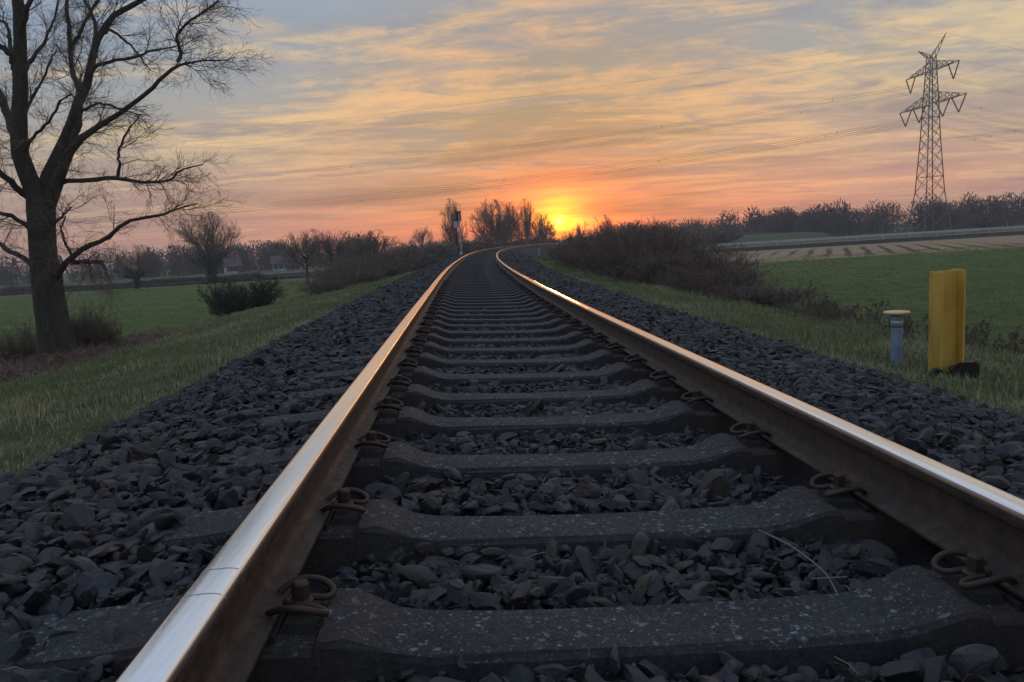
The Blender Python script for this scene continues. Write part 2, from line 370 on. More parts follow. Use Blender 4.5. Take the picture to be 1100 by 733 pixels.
# ------------------------------------------------------------------ sky
SUN_AZ = math.atan2(ray(600, 238)[0], ray(600, 238)[1])
SUN_D = unit(ray(600, 238)); SUN_EL = math.asin(SUN_D[2])
def world():
    w = bpy.data.worlds.new('World'); scene.world = w; w.use_nodes = True; nt = w.node_tree
    bg = nt.nodes['Background']; L = nt.links.new
    tc = N(nt, 'ShaderNodeTexCoord'); dirv = tc.outputs['Generated']
    sep = N(nt, 'ShaderNodeSeparateXYZ'); L(dirv, sep.inputs[0]); x, y, z = sep.outputs
    sky = N(nt, 'ShaderNodeTexSky', sky_type='NISHITA'); sky.sun_disc = False
    sky.sun_elevation = SUN_EL; sky.sun_rotation = SUN_AZ; sky.altitude = 10; sky.dust_density = 2.5; sky.air_density = 1.2; sky.ozone_density = 1.5
    dot = N(nt, 'ShaderNodeVectorMath', operation='DOT_PRODUCT'); L(dirv, dot.inputs[0]); dot.inputs[1].default_value = tuple(SUN_D)
    ang = math_(nt, 'ARCCOSINE', math_(nt, 'MINIMUM', dot.outputs['Value'], .999999))       # radians from the sun
    zc = math_(nt, 'MAXIMUM', z, 0.0)
    # air below the cloud deck, by elevation
    grad = ramp(nt, zc, [(0, (.35, .25, .24)), (.03, (.47, .29, .235)), (.08, (.50, .34, .275)), (.14, (.45, .37, .305)), (.20, (.345, .37, .375)), (.28, (.27, .34, .425)), (.45, (.47, .56, .71)), (1, (.40, .48, .64))])
    # side of the sky away from the sun is bluer
    side = ramp(nt, math_(nt, 'DIVIDE', ang, math.pi), [(.0, (1.10, .62, .28)), (.045, (1.08, .76, .48)), (.12, (1.04, 1., .96)), (.22, (.92, .97, 1.05)), (.45, (.82, .88, .96)), (1, (.62, .68, .82))])
    base = mixc(nt, 1., grad, side, 'MULTIPLY')
    # cloud deck: direction projected on a flat layer, so streaks converge on the horizon
    zz = math_(nt, 'ADD', zc, .055)
    cx = math_(nt, 'DIVIDE', x, zz); cy = math_(nt, 'DIVIDE', y, zz)
    cb = N(nt, 'ShaderNodeCombineXYZ'); L(cx, cb.inputs[0]); L(cy, cb.inputs[1])
    def layer(sc, rot, loc, scale, detail, rough, dist):
        mp = N(nt, 'ShaderNodeMapping'); mp.inputs['Scale'].default_value = sc; mp.inputs['Rotation'].default_value = (0, 0, rot); mp.inputs['Location'].default_value = loc
        L(cb.outputs[0], mp.inputs[0]); return noise(nt, scale, detail, rough, mp.outputs[0], dist)
    n1 = layer((.62, .95, 1), R_(-24), (3.1, 1.2, 0), .85, 11, .68, .9)
    n2 = layer((.4, 1.7, 1), R_(-16), (7.3, 5.2, 0), 1.1, 10, .67, .6)
    n3 = layer((1.3, 1.6, 1), R_(-30), (1.3, 9.2, 0), 3.0, 8, .65, 1.2)
    nn = math_(nt, 'ADD', math_(nt, 'MULTIPLY', n1, .55), math_(nt, 'ADD', math_(nt, 'MULTIPLY', n2, .28), math_(nt, 'MULTIPLY', n3, .17)))
    # more cloud to the right of the sun and lower down
    bias = math_(nt, 'MULTIPLY', ramp(nt, math_(nt, 'ADD', math_(nt, 'MULTIPLY', x, .8), .5), [(0, (0, 0, 0)), (.75, (1, 1, 1))]), .055)
    nn = math_(nt, 'ADD', nn, bias)
    cov = ramp(nt, nn, [(.495, (0, 0, 0)), (.55, (.62, .62, .62)), (.61, (1, 1, 1))])
    lit = ramp(nt, math_(nt, 'DIVIDE', ang, 1.2), [(0, (1.0, .34, .07)), (.12, (.92, .46, .19)), (.34, (.84, .59, .29)), (.55, (.76, .60, .37)), (.8, (.5, .46, .42)), (1, (.34, .35, .38))])
    dark = ramp(nt, zc, [(0, (.38, .22, .20)), (.10, (.40, .30, .27)), (.2, (.34, .31, .30)), (.3, (.27, .29, .32)), (.6, (.26, .30, .38)), (1, (.22, .26, .36))])
    shade = ramp(nt, layer((.8, 1.6, 1), R_(-20), (11.3, 2.2, 0), 1.5, 9, .62, .9), [(.46, (0, 0, 0)), (.62, (1, 1, 1))])
    ccol = mixc(nt, shade, lit, dark)
    fade = ramp(nt, zc, [(0, (.12, .12, .12)), (.05, (.45, .45, .45)), (.14, (.9, .9, .9)), (.34, (.85, .85, .85)), (.5, (.35, .35, .35)), (1, (.3, .3, .3))])
    col = mixc(nt, math_(nt, 'MULTIPLY', cov, fade), base, ccol)
    # thin dark and bright bars of cloud low over the horizon
    mpb = N(nt, 'ShaderNodeMapping'); mpb.inputs['Scale'].default_value = (2.2, 2.2, 46); L(dirv, mpb.inputs[0])
    bars = noise(nt, 1.3, 6, .6, mpb.outputs[0], .4)
    barw = ramp(nt, zc, [(0, (.0, .0, .0)), (.02, (.8, .8, .8)), (.12, (.6, .6, .6)), (.22, (0, 0, 0))])
    bcol = ramp(nt, bars, [(.36, (.70, .68, .72)), (.5, (1, 1, 1)), (.66, (1.28, 1.16, 1.0))])
    col = mixc(nt, barw, col, mixc(nt, 1., col, bcol, 'MULTIPLY'))
    # glow of the sun through the thin cloud, flattened along the horizon
    sx = math_(nt, 'SUBTRACT', x, float(SUN_D[0])); sz = math_(nt, 'SUBTRACT', z, float(SUN_D[2]))
    def glow(wx, wz, up=0.):
        a = math_(nt, 'POWER', math_(nt, 'DIVIDE', sx, wx), 2.); b = math_(nt, 'POWER', math_(nt, 'DIVIDE', math_(nt, 'SUBTRACT', sz, up), wz), 2.)
        g = math_(nt, 'EXPONENT', math_(nt, 'MULTIPLY', math_(nt, 'ADD', a, b), -1.))
        return math_(nt, 'MULTIPLY', g, math_(nt, 'GREATER_THAN', y, 0.))
    bmod = ramp(nt, bars, [(.34, (.45, .45, .45)), (.6, (1.1, 1.1, 1.1))])
    def addg(col, g, c):
        return mixc(nt, 1., col, mixc(nt, 1., mixc(nt, 1., (c[0], c[1], c[2]), g, 'MULTIPLY'), bmod, 'MULTIPLY'), 'ADD')
    col = addg(col, glow(.34, .060, .0), (.46, .03, .0))
    col = addg(col, glow(.11, .050, .010), (.8, .06, .0))
    col = addg(col, glow(.058, .032, .006), (1.1, .30, .0))
    col = addg(col, glow(.030, .022, .006), (1.7, 1.15, .0))
    disc = ramp(nt, ang, [(.0, (4, 2.6, .5)), (.004, (2.5, 1.6, .2)), (.010, (0, 0, 0))])
    col = mixc(nt, 1., col, disc, 'ADD')
    # clear air of the physical sky behind everything
    nis = mixc(nt, 1., sky.outputs[0], (.07, .07, .07), 'MULTIPLY')
    nisc = N(nt, 'ShaderNodeVectorMath', operation='MINIMUM'); L(nis, nisc.inputs[0]); nisc.inputs[1].default_value = (.35, .25, .2)
    col = mixc(nt, 1., col, mixc(nt, 1., nisc.outputs[0], (.35, .35, .35), 'MULTIPLY'), 'ADD')
    L(col, bg.inputs[0]); bg.inputs[1].default_value = 1.0
    w.cycles.sampling_method = 'MANUAL'; w.cycles.sample_map_resolution = 2048
world()
sun = bpy.data.lights.new('sun', 'SUN'); sun.energy = .22; sun.angle = R_(3); sun.color = (1, .45, .15)
so = bpy.data.objects.new('sun', sun); COL.objects.link(so); so.rotation_euler = Vector((-SUN_D[0], -SUN_D[1], -SUN_D[2])).to_track_quat('-Z', 'Y').to_euler()

# ------------------------------------------------------------------ ground, fields, roads
def sheet(name, xs, ys, zf, m, kind='structure', rel=True):
    X, Y = np.meshgrid(xs, ys); 
    if rel: X = X/ch(Y)+xc(Y)
    Z = zf(X, Y)
    V = np.stack([X, Y, Z], -1).reshape(-1, 3); nx = len(xs); ny = len(ys)
    i = (np.arange(ny-1)[:, None]*nx+np.arange(nx-1)[None]).ravel()
    o = link(name, npmesh(name, V, np.stack([i, i+1, i+nx+1, i+nx], 1), m, True)); tag(o, kind=kind); return o
def bumps(X, Y, a):
    return a*(np.sin(X*1.9+np.sin(Y*.7)*2)*np.sin(Y*1.3+X*.4)+.6*np.sin(X*4.1+Y*2.2)*np.sin(Y*3.7-X*1.7)+.4*np.sin(X*8.3+3*np.sin(Y))*np.sin(Y*7.1))
offs = np.concatenate([[-1500, -800, -400, -200, -100, -60, -40, -25, -18], np.arange(-15, 15.1, .3), [18, 25, 40, 60, 100, 200, 400, 800, 1500]])
ysg = np.concatenate([np.arange(-6, 40, .35), np.arange(40, 120, 1.5), np.arange(120, 205, 3), [215, 230, 260, 300, 400, 500, 700, 1000, 1500, 2500]])
def gz(X, Y):
    o = (X-xc(Y))*ch(Y); z = ground_z(X, Y)
    w = ((np.abs(o) > 3.3) & (np.abs(o) < 14)).astype(float)
    return z+bumps(X, Y, .035)*w-.30*np.exp(-(o/2.6)**8)
sheet('ground', offs, ysg, gz, M['ground'])
# grazed meadows and the stubble field, 4 mm above the ground sheet
fz = lambda X, Y: 0*X+.004
def quad(name, pts, z, m):
    P = np.array([(a, b, z) for a, b in pts]); o = link(name, npmesh(name, P, np.array([list(range(len(pts)))]), m)); tag(o, kind='structure'); return o
quad('meadow_field', [(-600, -6), (-13.6, -6), (-15, 105), (-600, 99)], .004, M['field'])
quad('meadow_field', [(10.8, -6), (600, -6), (600, 70), (9.6, 65.5)], .004, M['field'])
quad('stubble_field', [(9.7, 65.8), (600, 70.3), (600, 110), (19, 106)], .005, M['stubble'])
# far roads on low banks, seen edge-on
def road(name, a, b, w, z):
    a = np.array(a, float); b = np.array(b, float); d = unit(b-a); nrm = np.array([-d[1], d[0]])
    prof = [(-w/2-1.6, 0), (-w/2-.5, z-.03), (-w/2-.4, z-.03), (-w/2-.4, z), (w/2+.4, z), (w/2+.4, z-.03), (w/2+.5, z-.03), (w/2+1.6, 0)]
    V = []; 
    for p in (a, b): 
        for o_, h in prof: q = p+nrm*o_; V.append((q[0], q[1], h+.006))
    n = len(prof); F = [[i, i+1, n+i+1, n+i] for i in range(n-1)]
    o = link(name, npmesh(name, V, np.array(F), None, mats=[M['soil'], M['asphalt']], midx=[1 if i == 3 else 0 for i in range(n-1)])); tag(o, kind='structure')
    mb = MB(); L = np.linalg.norm(b-a)                # edge lines
    for s_ in (-1, 1):
        p = a+nrm*s_*(w/2-.05); q = b+nrm*s_*(w/2-.05); e = nrm*.06
        mb.add([(*(p-e), z+.012), (*(q-e), z+.012), (*(q+e), z+.012), (*(p+e), z+.012)], [[0, 1, 2, 3]])
    l = mb.build('road_marking', M['wall_white'], o)
    return d, nrm
road('road', (29, 113), (600, 126), 4, .5)
road('road', (-600, 120), (-30, 128), 4, .45)
def barrier(a, b, z, label):
    root = empty('crash_barrier', (a[0], a[1], 0)); tag(root, label, 'crash barrier')
    a = np.array(a, float); b = np.array(b, float); L = np.linalg.norm(b-a); d = (b-a)/L
    ang = math.atan2(d[1], d[0]); M3 = np.array([[math.cos(ang), -math.sin(ang), 0], [math.sin(ang), math.cos(ang), 0], [0, 0, 1]])
    mid = (b-a)/2
    mb = MB(); 
    for dz, dy in ((-.11, 0), (0, .04), (.11, 0)): mb.box((mid[0]+dy*d[1], mid[1]-dy*d[0], z+.62+dz), (L, .03, .13), M3)
    mb.build('rail_beam', M['galv'], root)
    pm = MB().box((0, 0, 0), (.1, .06, .75)); V, F = pm.arrays(); me = npmesh('post', V, F, M['galv'])
    for k in range(int(L//4)):
        if k >= 100: break
        p = d*(k*4+1); c = link('post', me, root, (p[0]-.1*d[1], p[1]+.1*d[0], z+.36))
barrier((31, 109.8), (428, 118.8), .5, 'long pale steel crash barrier beside the far road behind the stubble field')

# ------------------------------------------------------------------ ballast
rows = np.concatenate([np.arange(-.6, 30, .12), np.arange(30, 120, .5), np.arange(120, 190, 2)])
bo = np.concatenate([np.arange(-3.5, 3.51, .1)])
def bz(X, Y):
    o = (X-xc(Y))*ch(Y); g = np.random.default_rng(3).normal(size=X.shape)
    return bed_z(o, Y)-.02+g*np.where(Y < 35, .010, .022)
bb = sheet('ballast_bed', bo, rows, bz, M['bed'])

def ico(n):
    import bmesh
    bm = bmesh.new(); bmesh.ops.create_icosphere(bm, subdivisions=n, radius=1)
    V = np.array([v.co[:] for v in bm.verts]); F = np.array([[v.index for v in f.verts] for f in bm.faces]); bm.free(); return V, F
def stone_protos(sub, k, seed):
    g = np.random.default_rng(seed); V0, F = ico(sub); out = []
    for _ in range(k):
        V = V0.copy()
        for _ in range(9):
            n = unit(g.normal(size=3)); d = g.uniform(.34, .80)
            e = V@n-d; V = V-np.maximum(e, 0)[:, None]*n
        V *= np.array([1.22, g.uniform(.55, 1.), g.uniform(.36, .72)])
        V += g.normal(size=V.shape)*.012
        out.append(V)
    return np.array(out), F
def rot_rand(g, n, tilt=.5):
    q = g.normal(size=(n, 4))
    yaw = g.uniform(0, 2*np.pi, n); ax = g.uniform(0, 2*np.pi, n); t = g.normal(size=n)*tilt
    cy, sy = np.cos(yaw), np.sin(yaw); Z = np.zeros(n); O = np.ones(n)
    Rz = np.stack([np.stack([cy, -sy, Z], -1), np.stack([sy, cy, Z], -1), np.stack([Z, Z, O], -1)], -2)
    kx, ky = np.cos(ax), np.sin(ax); c, s = np.cos(t), np.sin(t)
    Rt = np.stack([np.stack([c+kx*kx*(1-c), kx*ky*(1-c), ky*s], -1), np.stack([kx*ky*(1-c), c+ky*ky*(1-c), -kx*s], -1), np.stack([-ky*s, kx*s, c], -1)], -2)
    return Rt@Rz
SL0, SPAC = 1.375, .574                       # centre of the first full sleeper, spacing
def stones(g, y0, y1, dens, size, sub, seed, lift=.0, omax=3.25):
    A = (y1-y0)*2*omax; n = int(A*dens)
    # jittered grid keeps stones from clumping
    cell = 1/math.sqrt(dens); ny = int((y1-y0)/cell); nx = int(2*omax/cell)
    jj, ii = np.meshgrid(np.arange(nx), np.arange(ny)); 
    o = ((jj+g.random(jj.shape)*.9)*cell-omax).ravel(); y = ((ii+g.random(ii.shape)*.9)*cell+y0).ravel()
    edge = np.abs(o) > 2.85
    keep = ~(edge & (g.random(len(o)) < (np.abs(o)-2.85)/.45)); o, y = o[keep], y[keep]
    # keep the rail feet and the sleeper tops clear
    clear = np.abs(np.abs(o)-.7535) < .088
    sy = (y-SL0)/SPAC; fr = np.abs(sy-np.round(sy))*SPAC
    lim = np.where(np.abs(o) < 1.0, .116, .100)+np.interp(y, [6, 14, 30], [0, .012, .02])
    onsl = (fr < lim) & (np.abs(o) < 1.28)
    buried = (np.abs(o) > .95) & onsl & (g.random(len(o)) < .36)
    keep = ~(clear | (onsl & ~buried)); o, y = o[keep], y[keep]
    x = xc(y)+o/ch(y); z = bed_z(o, y)+lift+g.normal(size=len(o))*.009
    P = np.stack([x, y, z], -1); v = visible(P, 60); P = P[v]; n = len(P)
    pr, F = stone_protos(sub, 40, seed)
    k = g.integers(0, len(pr), n); sz = size*np.exp(g.normal(size=n)*.34).clip(.45, 1.9)
    V = np.einsum('nij,nvj->nvi', rot_rand(g, n, .75), pr[k])*sz[:, None, None]+P[:, None]
    nv = V.shape[1]
    FF = (F[None]+(np.arange(n)*nv)[:, None, None]).reshape(-1, 3)
    return V.reshape(-1, 3), FF, np.repeat(g.random(n), nv)
Vs, Fs, As, off = [], [], [], 0
g = np.random.default_rng(11)
for args in ((.75, 2.7, 640, .034, 3, 1, -.010), (.75, 2.7, 520, .029, 3, 2, .016), (2.7, 6.5, 620, .033, 2, 3, -.01), (2.7, 6.5, 460, .029, 2, 4, .014),
             (6.5, 14, 560, .037, 2, 5, .006), (14, 30, 300, .045, 1, 6, .004), (30, 60, 130, .065, 1, 7, .0)):
    V, F, A = stones(g, *args); Vs.append(V); Fs.append(F+off); As.append(A); off += len(V)
V, F, A = stones(g, .75, 4.5, 1500, .011, 1, 9, .012); Vs.append(V); Fs.append(F+off); As.append(A); off += len(V)
o = link('ballast_stones', npmesh('ballast_stones', np.concatenate(Vs), np.concatenate(Fs), M['stone'], False, {'rnd': np.concatenate(As)}))
tag(o, 'dark crushed stone ballast lying between the sleepers and on both shoulders', 'gravel', kind='stuff')

# ------------------------------------------------------------------ rails
ss = np.concatenate([np.arange(.15, 12, .12), np.arange(12, 40, .5), np.arange(40, 205, 1.)])
half = [(0, 0, 0), (.012, -.0003, 0), (.022, -.0012, 0), (.0275, -.0028, 0), (.0310, -.0055, 2), (.0333, -.0095, 2), (.0340, -.0145, 2), (.0342, -.0155, 1), (.0346, -.034, 1), (.0330, -.0365, 1),
        (.0120, -.0440, 1), (.0090, -.050, 1), (.0080, -.062, 1), (.0080, -.112, 1), (.0100, -.128, 1), (.015, -.1345, 1), (.028, -.1400, 1), (.0550, -.1480, 1), (.0565, -.150, 1), (.0565, -.159, 1), (0, -.159, 1)]
def rail(o_, label):
    C, n, t, u = tframe(ss)
    # inward inclination 1:40
    inc = -math.copysign(1/40., o_)
    pr = [(a, b) for a, b, c in half]+[(-a, b) for a, b, c in half[-2:0:-1]]
    sl = [c for a, b, c in half][:-1]; mi = sl+sl[::-1]
    # worn corner only on the gauge side
    K = len(pr); P = np.array(pr); P = np.stack([P[:, 0]-P[:, 1]*inc*-1, P[:, 1]], 1)
    V = C[:, None]+n[:, None]*(o_+P[None, :, 0:1])+u[:, None]*P[None, :, 1:2]
    S_ = len(ss); idx = np.arange(S_*K).reshape(S_, K); nx = np.roll(idx, -1, 1)
    F = np.stack([idx[:-1], idx[1:], nx[1:], nx[:-1]], -1).reshape(-1, 4)
    mi = np.tile(mi, S_-1)
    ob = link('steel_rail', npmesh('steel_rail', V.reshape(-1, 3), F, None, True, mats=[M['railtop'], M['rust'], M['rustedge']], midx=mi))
    return tag(ob, label, 'rail')
GA = .7535
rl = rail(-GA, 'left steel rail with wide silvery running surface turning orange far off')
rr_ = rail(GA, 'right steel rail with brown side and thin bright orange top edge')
# ground weld seams across the head of the left rail
for s_ in (1.115, 1.205):
    C, n, t, u = tframe(s_)
    mb = MB(); K = 9; a = np.linspace(-.034, .034, K)
    hz = np.interp(np.abs(a), [0, .012, .022, .0285, .0325, .036], [0, -.0003, -.0012, -.0028, -.0055, -.013])
    P = np.array([C+n*(-GA+q)+u*(h+.0002)+t*(.002*math.sin(q*90)) for q, h in zip(a, hz)])
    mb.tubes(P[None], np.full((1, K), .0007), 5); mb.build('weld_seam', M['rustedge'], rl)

# ------------------------------------------------------------------ sleepers and fastenings
def sleeper_mesh():
    # x half profile: (x, top z, top half width)
    pf = [(-1.30, -.050, .080), (-1.285, -.035, .092), (-1.0, -.010, .098), (-.905, .003, .10), (-.895, .001, .10), (-.888, -.012, .10), (-.628, -.012, .10), (-.620, -.001, .10), (-.612, .001, .10), (-.575, -.001, .098), (-.49, -.036, .083), (-.43, -.046, .080), (-.2, -.052, .080), (0, -.053, .080)]
    pf = pf+[(-a, b, c) for a, b, c in pf[-2::-1]]
    V = []; nx = 9
    for x, z, w in pf:
        bw = .135 if abs(x) > .5 else .110
        V += [(x, -bw, -.21), (x, -w-.012, z-.012), (x, -w-.005, z-.004), (x, -w, z), (x, 0, z+.001), (x, w, z), (x, w+.005, z-.004), (x, w+.012, z-.012), (x, bw, -.21)]
    F = []
    for i in range(len(pf)-1):
        for j in range(nx-1): a = i*nx+j; F.append([a, a+1, a+nx+1, a+nx])
    V = np.array(V); V[:, 1] += 0
    g = np.random.default_rng(5); V[:, 1:] += g.normal(size=(len(V), 2))*.0012
    e = (len(pf)-1)*nx
    me = npmesh('concrete_sleeper', V, [np.array(F), np.array([list(range(nx-1, -1, -1)), list(range(e, e+nx))])], M['concrete'], False)
    return me
SM = sleeper_mesh()
def clip_meshes():
    # tension clamp (omega spring) for a rail on the -x side; origin at bolt, rail towards -x
    def loop(sgn):
        pts = [(-.006, sgn*.018, .026), (.020, sgn*.019, .023), (.043, sgn*.026, .018), (.053, sgn*.044, .020), (.042, sgn*.058, .030), (.014, sgn*.065, .040), (-.018, sgn*.060, .040), (-.044, sgn*.047, .028), (-.058, sgn*.032, .014)]
        return resample(pts, 22)
    mb = MB()
    for sg in (-1, 1):
        P = loop(sg); mb.tubes(P[None], np.full((1, 22), .0068), 8, cap=False)
        mb.add(*( (P[-1]+ico(1)[0]*.0069), ico(1)[1]))
    # bridge near the rail foot joining the loops
    P = resample([(-.012, -.016, .024), (-.028, 0, .026), (-.012, .016, .024)], 10); mb.tubes(P[None], np.full((1, 10), .0068), 8)
    V, F = mb.arrays(); clip = npmesh('tension_clamp', V, F, M['clip'], True)
    b = MB(); b.lathe([(0, .022), (.022, .022), (.023, .027), (.019, .031), (.012, .033), (0, .033)], 18)
    a = np.arange(6)*np.pi/3
    V = np.array([(.0165*math.cos(q), .0165*math.sin(q), z) for z in (.031, .060) for q in a]+[(.012*math.cos(q), .012*math.sin(q), .064) for q in a])
    b.add(V, [[i, (i+1) % 6, 6+(i+1) % 6, 6+i] for i in range(6)]+[[6+i, 6+(i+1) % 6, 12+(i+1) % 6, 12+i] for i in range(6)])
    s = b.n-6; b.F.setdefault(6, []).append(np.array([[s+i for i in range(6)]]))
    V, F = b.arrays(); bolt = npmesh('bolt', V, F, M['clip'])
    p = MB(); p.box((.004, 0, .008), (.062, .11, .018), taper=.86); V, F = p.arrays(); plate = npmesh('guide_plate', V, F, M['plastic'])
    pd = MB(); pd.box((0, 0, .006), (.113, .17, .012)); V, F = pd.arrays(); pad = npmesh('rail_pad', V, F, M['plastic'])
    return clip, bolt, plate, pad
CLIP, BOLT, PLATE, PAD = clip_meshes()
from_first = ['nearest concrete sleeper, cut by the bottom edge of the photo', 'closest whole concrete sleeper, speckled white with lichen, at the bottom', 'second whole speckled concrete sleeper up from the bottom, dry twig behind it',
              'third whole concrete sleeper from the bottom with white specks', 'fourth whole concrete sleeper from the bottom, between worn rail clips', 'fifth whole concrete sleeper from the bottom of the track']
def sl_frame(s):
    C, n, t, u = tframe(s)
    Mx = Matrix(((n[0], t[0], u[0]), (n[1], t[1], u[1]), (n[2], t[2], u[2]))).to_4x4()
    p = C-u*.168; Mx.translation = Vector(p); return Mx
NS = 296
gs = np.random.default_rng(4)
for i in range(NS):
    s = SL0+SPAC*(i-1)
    if i >= 1: s += gs.normal()*.006
    s += {2: -.040, 3: -.012, 4: .012}.get(i, 0.)
    root = link('concrete_sleeper', SM); root.matrix_world = sl_frame(s)
    if i < len(from_first): tag(root, from_first[i], 'sleeper', 'concrete sleepers under the track')
    else: tag(root, 'dark concrete sleeper further up the track than the nearest six', 'sleeper', 'concrete sleepers under the track')
    if i < 48:
        for sd in (-1, 1):
            for side in (-1, 1):
                if i > 24 and side*sd > 0: continue
                # bolt position: inside (gauge) or outside of the rail
                x = sd*GA+(-sd if side < 0 else sd)*.088
                inward = (x-sd*GA)          # clip points back to the rail at -x local
                c = link('tension_clamp', CLIP, root); c.location = (x, 0, .001); c.rotation_euler = (0, 0, 0 if inward > 0 else math.pi)
                if i < 22:
                    b = link('bolt', BOLT, c)
                p = link('guide_plate', PLATE, root); p.location = (x, 0, -.012); p.rotation_euler = c.rotation_euler
            if i < 22:
                p = link('rail_pad', PAD, root); p.location = (sd*GA, 0, -.0115)
# far sleepers beyond the counted ones
mb = MB()
for k in range(50):
    s = SL0+SPAC*(NS-1+k); C, n, t, u = tframe(s); mb.box(C-u*.22, (2.6, .2, .08), np.stack([n, t, u], 1))
tag(mb.build('distant_sleepers', M['concrete']), 'far concrete sleepers running together towards the bend', 'sleepers', kind='stuff')

# dry twig lying on the ballast
def on_bed(px, py, lift):
    for Y in np.arange(.8, 14, .004):
        p = at(px, py, Y)
        if p[2] <= bed_z(p[0]-xc(p[1]), p[1])+lift: return p
    return p
pts = [on_bed(a, b, l) for a, b, l in ((815, 570, .06), (843, 583, .055), (868, 600, .05), (888, 618, .045), (902, 643, .05))]
mb = MB(); P = resample(pts, 20); mb.tubes(P[None], np.linspace(.0028, .0016, 20)[None], 6)
q = [on_bed(a, b, .05) for a, b in ((872, 622), (890, 621), (910, 620))]; P = resample(q, 8); mb.tubes(P[None], np.full((1, 8), .0018), 5)
tag(mb.build('dry_twig', M['deadstalk'], smooth=True), 'pale dry twig lying on the stones before the second whole sleeper', 'twig')
# dead leaves and grass bits among the stones
mb = MB(); g = np.random.default_rng(21); n = 520
y = g.uniform(1, 9, n); o_ = g.uniform(-2.9, 2.9, n); z = bed_z(o_, y)+.03+g.random(n)*.015; c = np.stack([xc(y)+o_, y, z], -1)
d = unit(np.stack([g.normal(size=n), g.normal(size=n), g.normal(size=n)*.15], -1)); L = g.uniform(.015, .07, n)[:, None]
P = np.stack([c-d*L/2, c+g.normal(size=(n, 3))*.003, c+d*L/2], 1); mb.tubes(P, np.tile([.0007, .0012, .0006], (n, 1)), 3)
tag(mb.build('dry_litter', M['deadstalk']), 'bits of pale dry straw scattered over the dark stones', 'litter', kind='stuff')

# ------------------------------------------------------------------ grass
def blades(g, n, o0, o1, y0, y1, h0, h1, w, zf, pw=1.6, cl=1.1, tussock=1., dry=.0):
    y = y0*(y1/y0)**(g.random(n)**.8); o_ = g.uniform(o0, o1, n)
    x = xc(y)+o_; P = np.stack([x, y, zf(x, y)], -1)
    v = visible(P, 60); P = P[v]; n = len(P)
    # tufts: density and height follow a patchy field
    tus = (np.sin(P[:, 0]*1.7+2*np.sin(P[:, 1]*.9))*np.sin(P[:, 1]*1.3+1.5*np.sin(P[:, 0]*1.1))).clip(0, 1)**2
    f = np.sin(P[:, 0]*2.3+np.sin(P[:, 1]*1.1)*2)*np.sin(P[:, 1]*1.9+P[:, 0])+.7*np.sin(P[:, 0]*6.1+P[:, 1]*2.7)*np.sin(P[:, 1]*5.3-P[:, 0]*2)
    keep = g.random(n) < .55+.35*f+.4*tus; P = P[keep]; f = f[keep]; tus = tus[keep]; n = len(P)
    h = g.uniform(h0, h1, n)*(1+.45*f+1.1*tus*tussock)
    dist = P[:, 1]; ww = w*(1+dist/9.)
    az = g.uniform(0, 2*np.pi, n); lean = np.abs(g.normal(size=n))*.55
    dx = np.stack([np.cos(az), np.sin(az), 0*az], -1); sd = np.stack([-np.sin(az), np.cos(az), 0*az], -1)*ww[:, None]
    up = np.array([0, 0, 1.])
    m = P+dx*(h*lean*.35)[:, None]+up*(h*.6)[:, None]; t = P+dx*(h*lean)[:, None]+up*(h*(1-.25*lean).clip(.3, 1))[:, None]
    V = np.stack([P-sd, P+sd, m-sd*.7, m+sd*.7, t], 1).reshape(-1, 3); i = np.arange(n)[:, None]*5
    big = .5+.5*np.sin(P[:, 0]*.9+2*np.sin(P[:, 1]*.31))*np.sin(P[:, 1]*.55+1)
    r = (g.random(n)*.5+.32*big+.05+.28*tus*tussock+dry).clip(0, 1)
    return V, i+np.array([[0, 1, 3, 2]]), i+np.array([[2, 3, 4]]), np.repeat(r, 5)
def grass(name, label, specs, m, cat='grass'):
    V, Q, T, A, off = [], [], [], [], 0
    for sp in specs:
        v, q, t, a = blades(*sp[0], **sp[1]); V.append(v); Q.append(q+off); T.append(t+off); A.append(a); off += len(v)
    o = link(name, npmesh(name, np.concatenate(V), [np.concatenate(Q), np.concatenate(T)], m, False, {'rnd': np.concatenate(A)}))
    return tag(o, label, cat, kind='stuff')
g = np.random.default_rng(8)
grass('verge_grass', 'rough olive grass on the bank left of the ballast', [((g, 150000, -12.6, -2.95, 2.5, 45, .03, .095, .0022, gz), dict(dry=.08)), ((g, 22000, -3.3, -2.75, 3, 40, .04, .12, .002, gz), dict(dry=.1))], M['blade'])
grass('verge_grass', 'rough olive grass on the bank right of the ballast', [((g, 130000, 2.95, 9.6, 2.5, 60, .03, .095, .0022, gz), {}), ((g, 16000, 2.85, 3.25, 3, 40, .04, .12, .002, gz), dict(dry=.1))], M['blade'])
M['fieldblade'] = grass_mat('meadow_blades', [(0, (0.086, 0.158, 0.037)), (.5, (0.137, 0.216, 0.060)), (.85, (0.187, 0.245, 0.086)), (1, (0.245, 0.245, 0.122))])
grass('meadow_grass', 'short green meadow grass beyond the right bank', [((g, 110000, 9, 60, 11, 75, .03, .07, .0035, gz), dict(tussock=.2))], M['fieldblade'])
grass('meadow_grass', 'short green meadow grass beyond the left bank', [((g, 110000, -75, -12.2, 12, 95, .03, .07, .0035, gz), dict(tussock=.2))], M['fieldblade'])

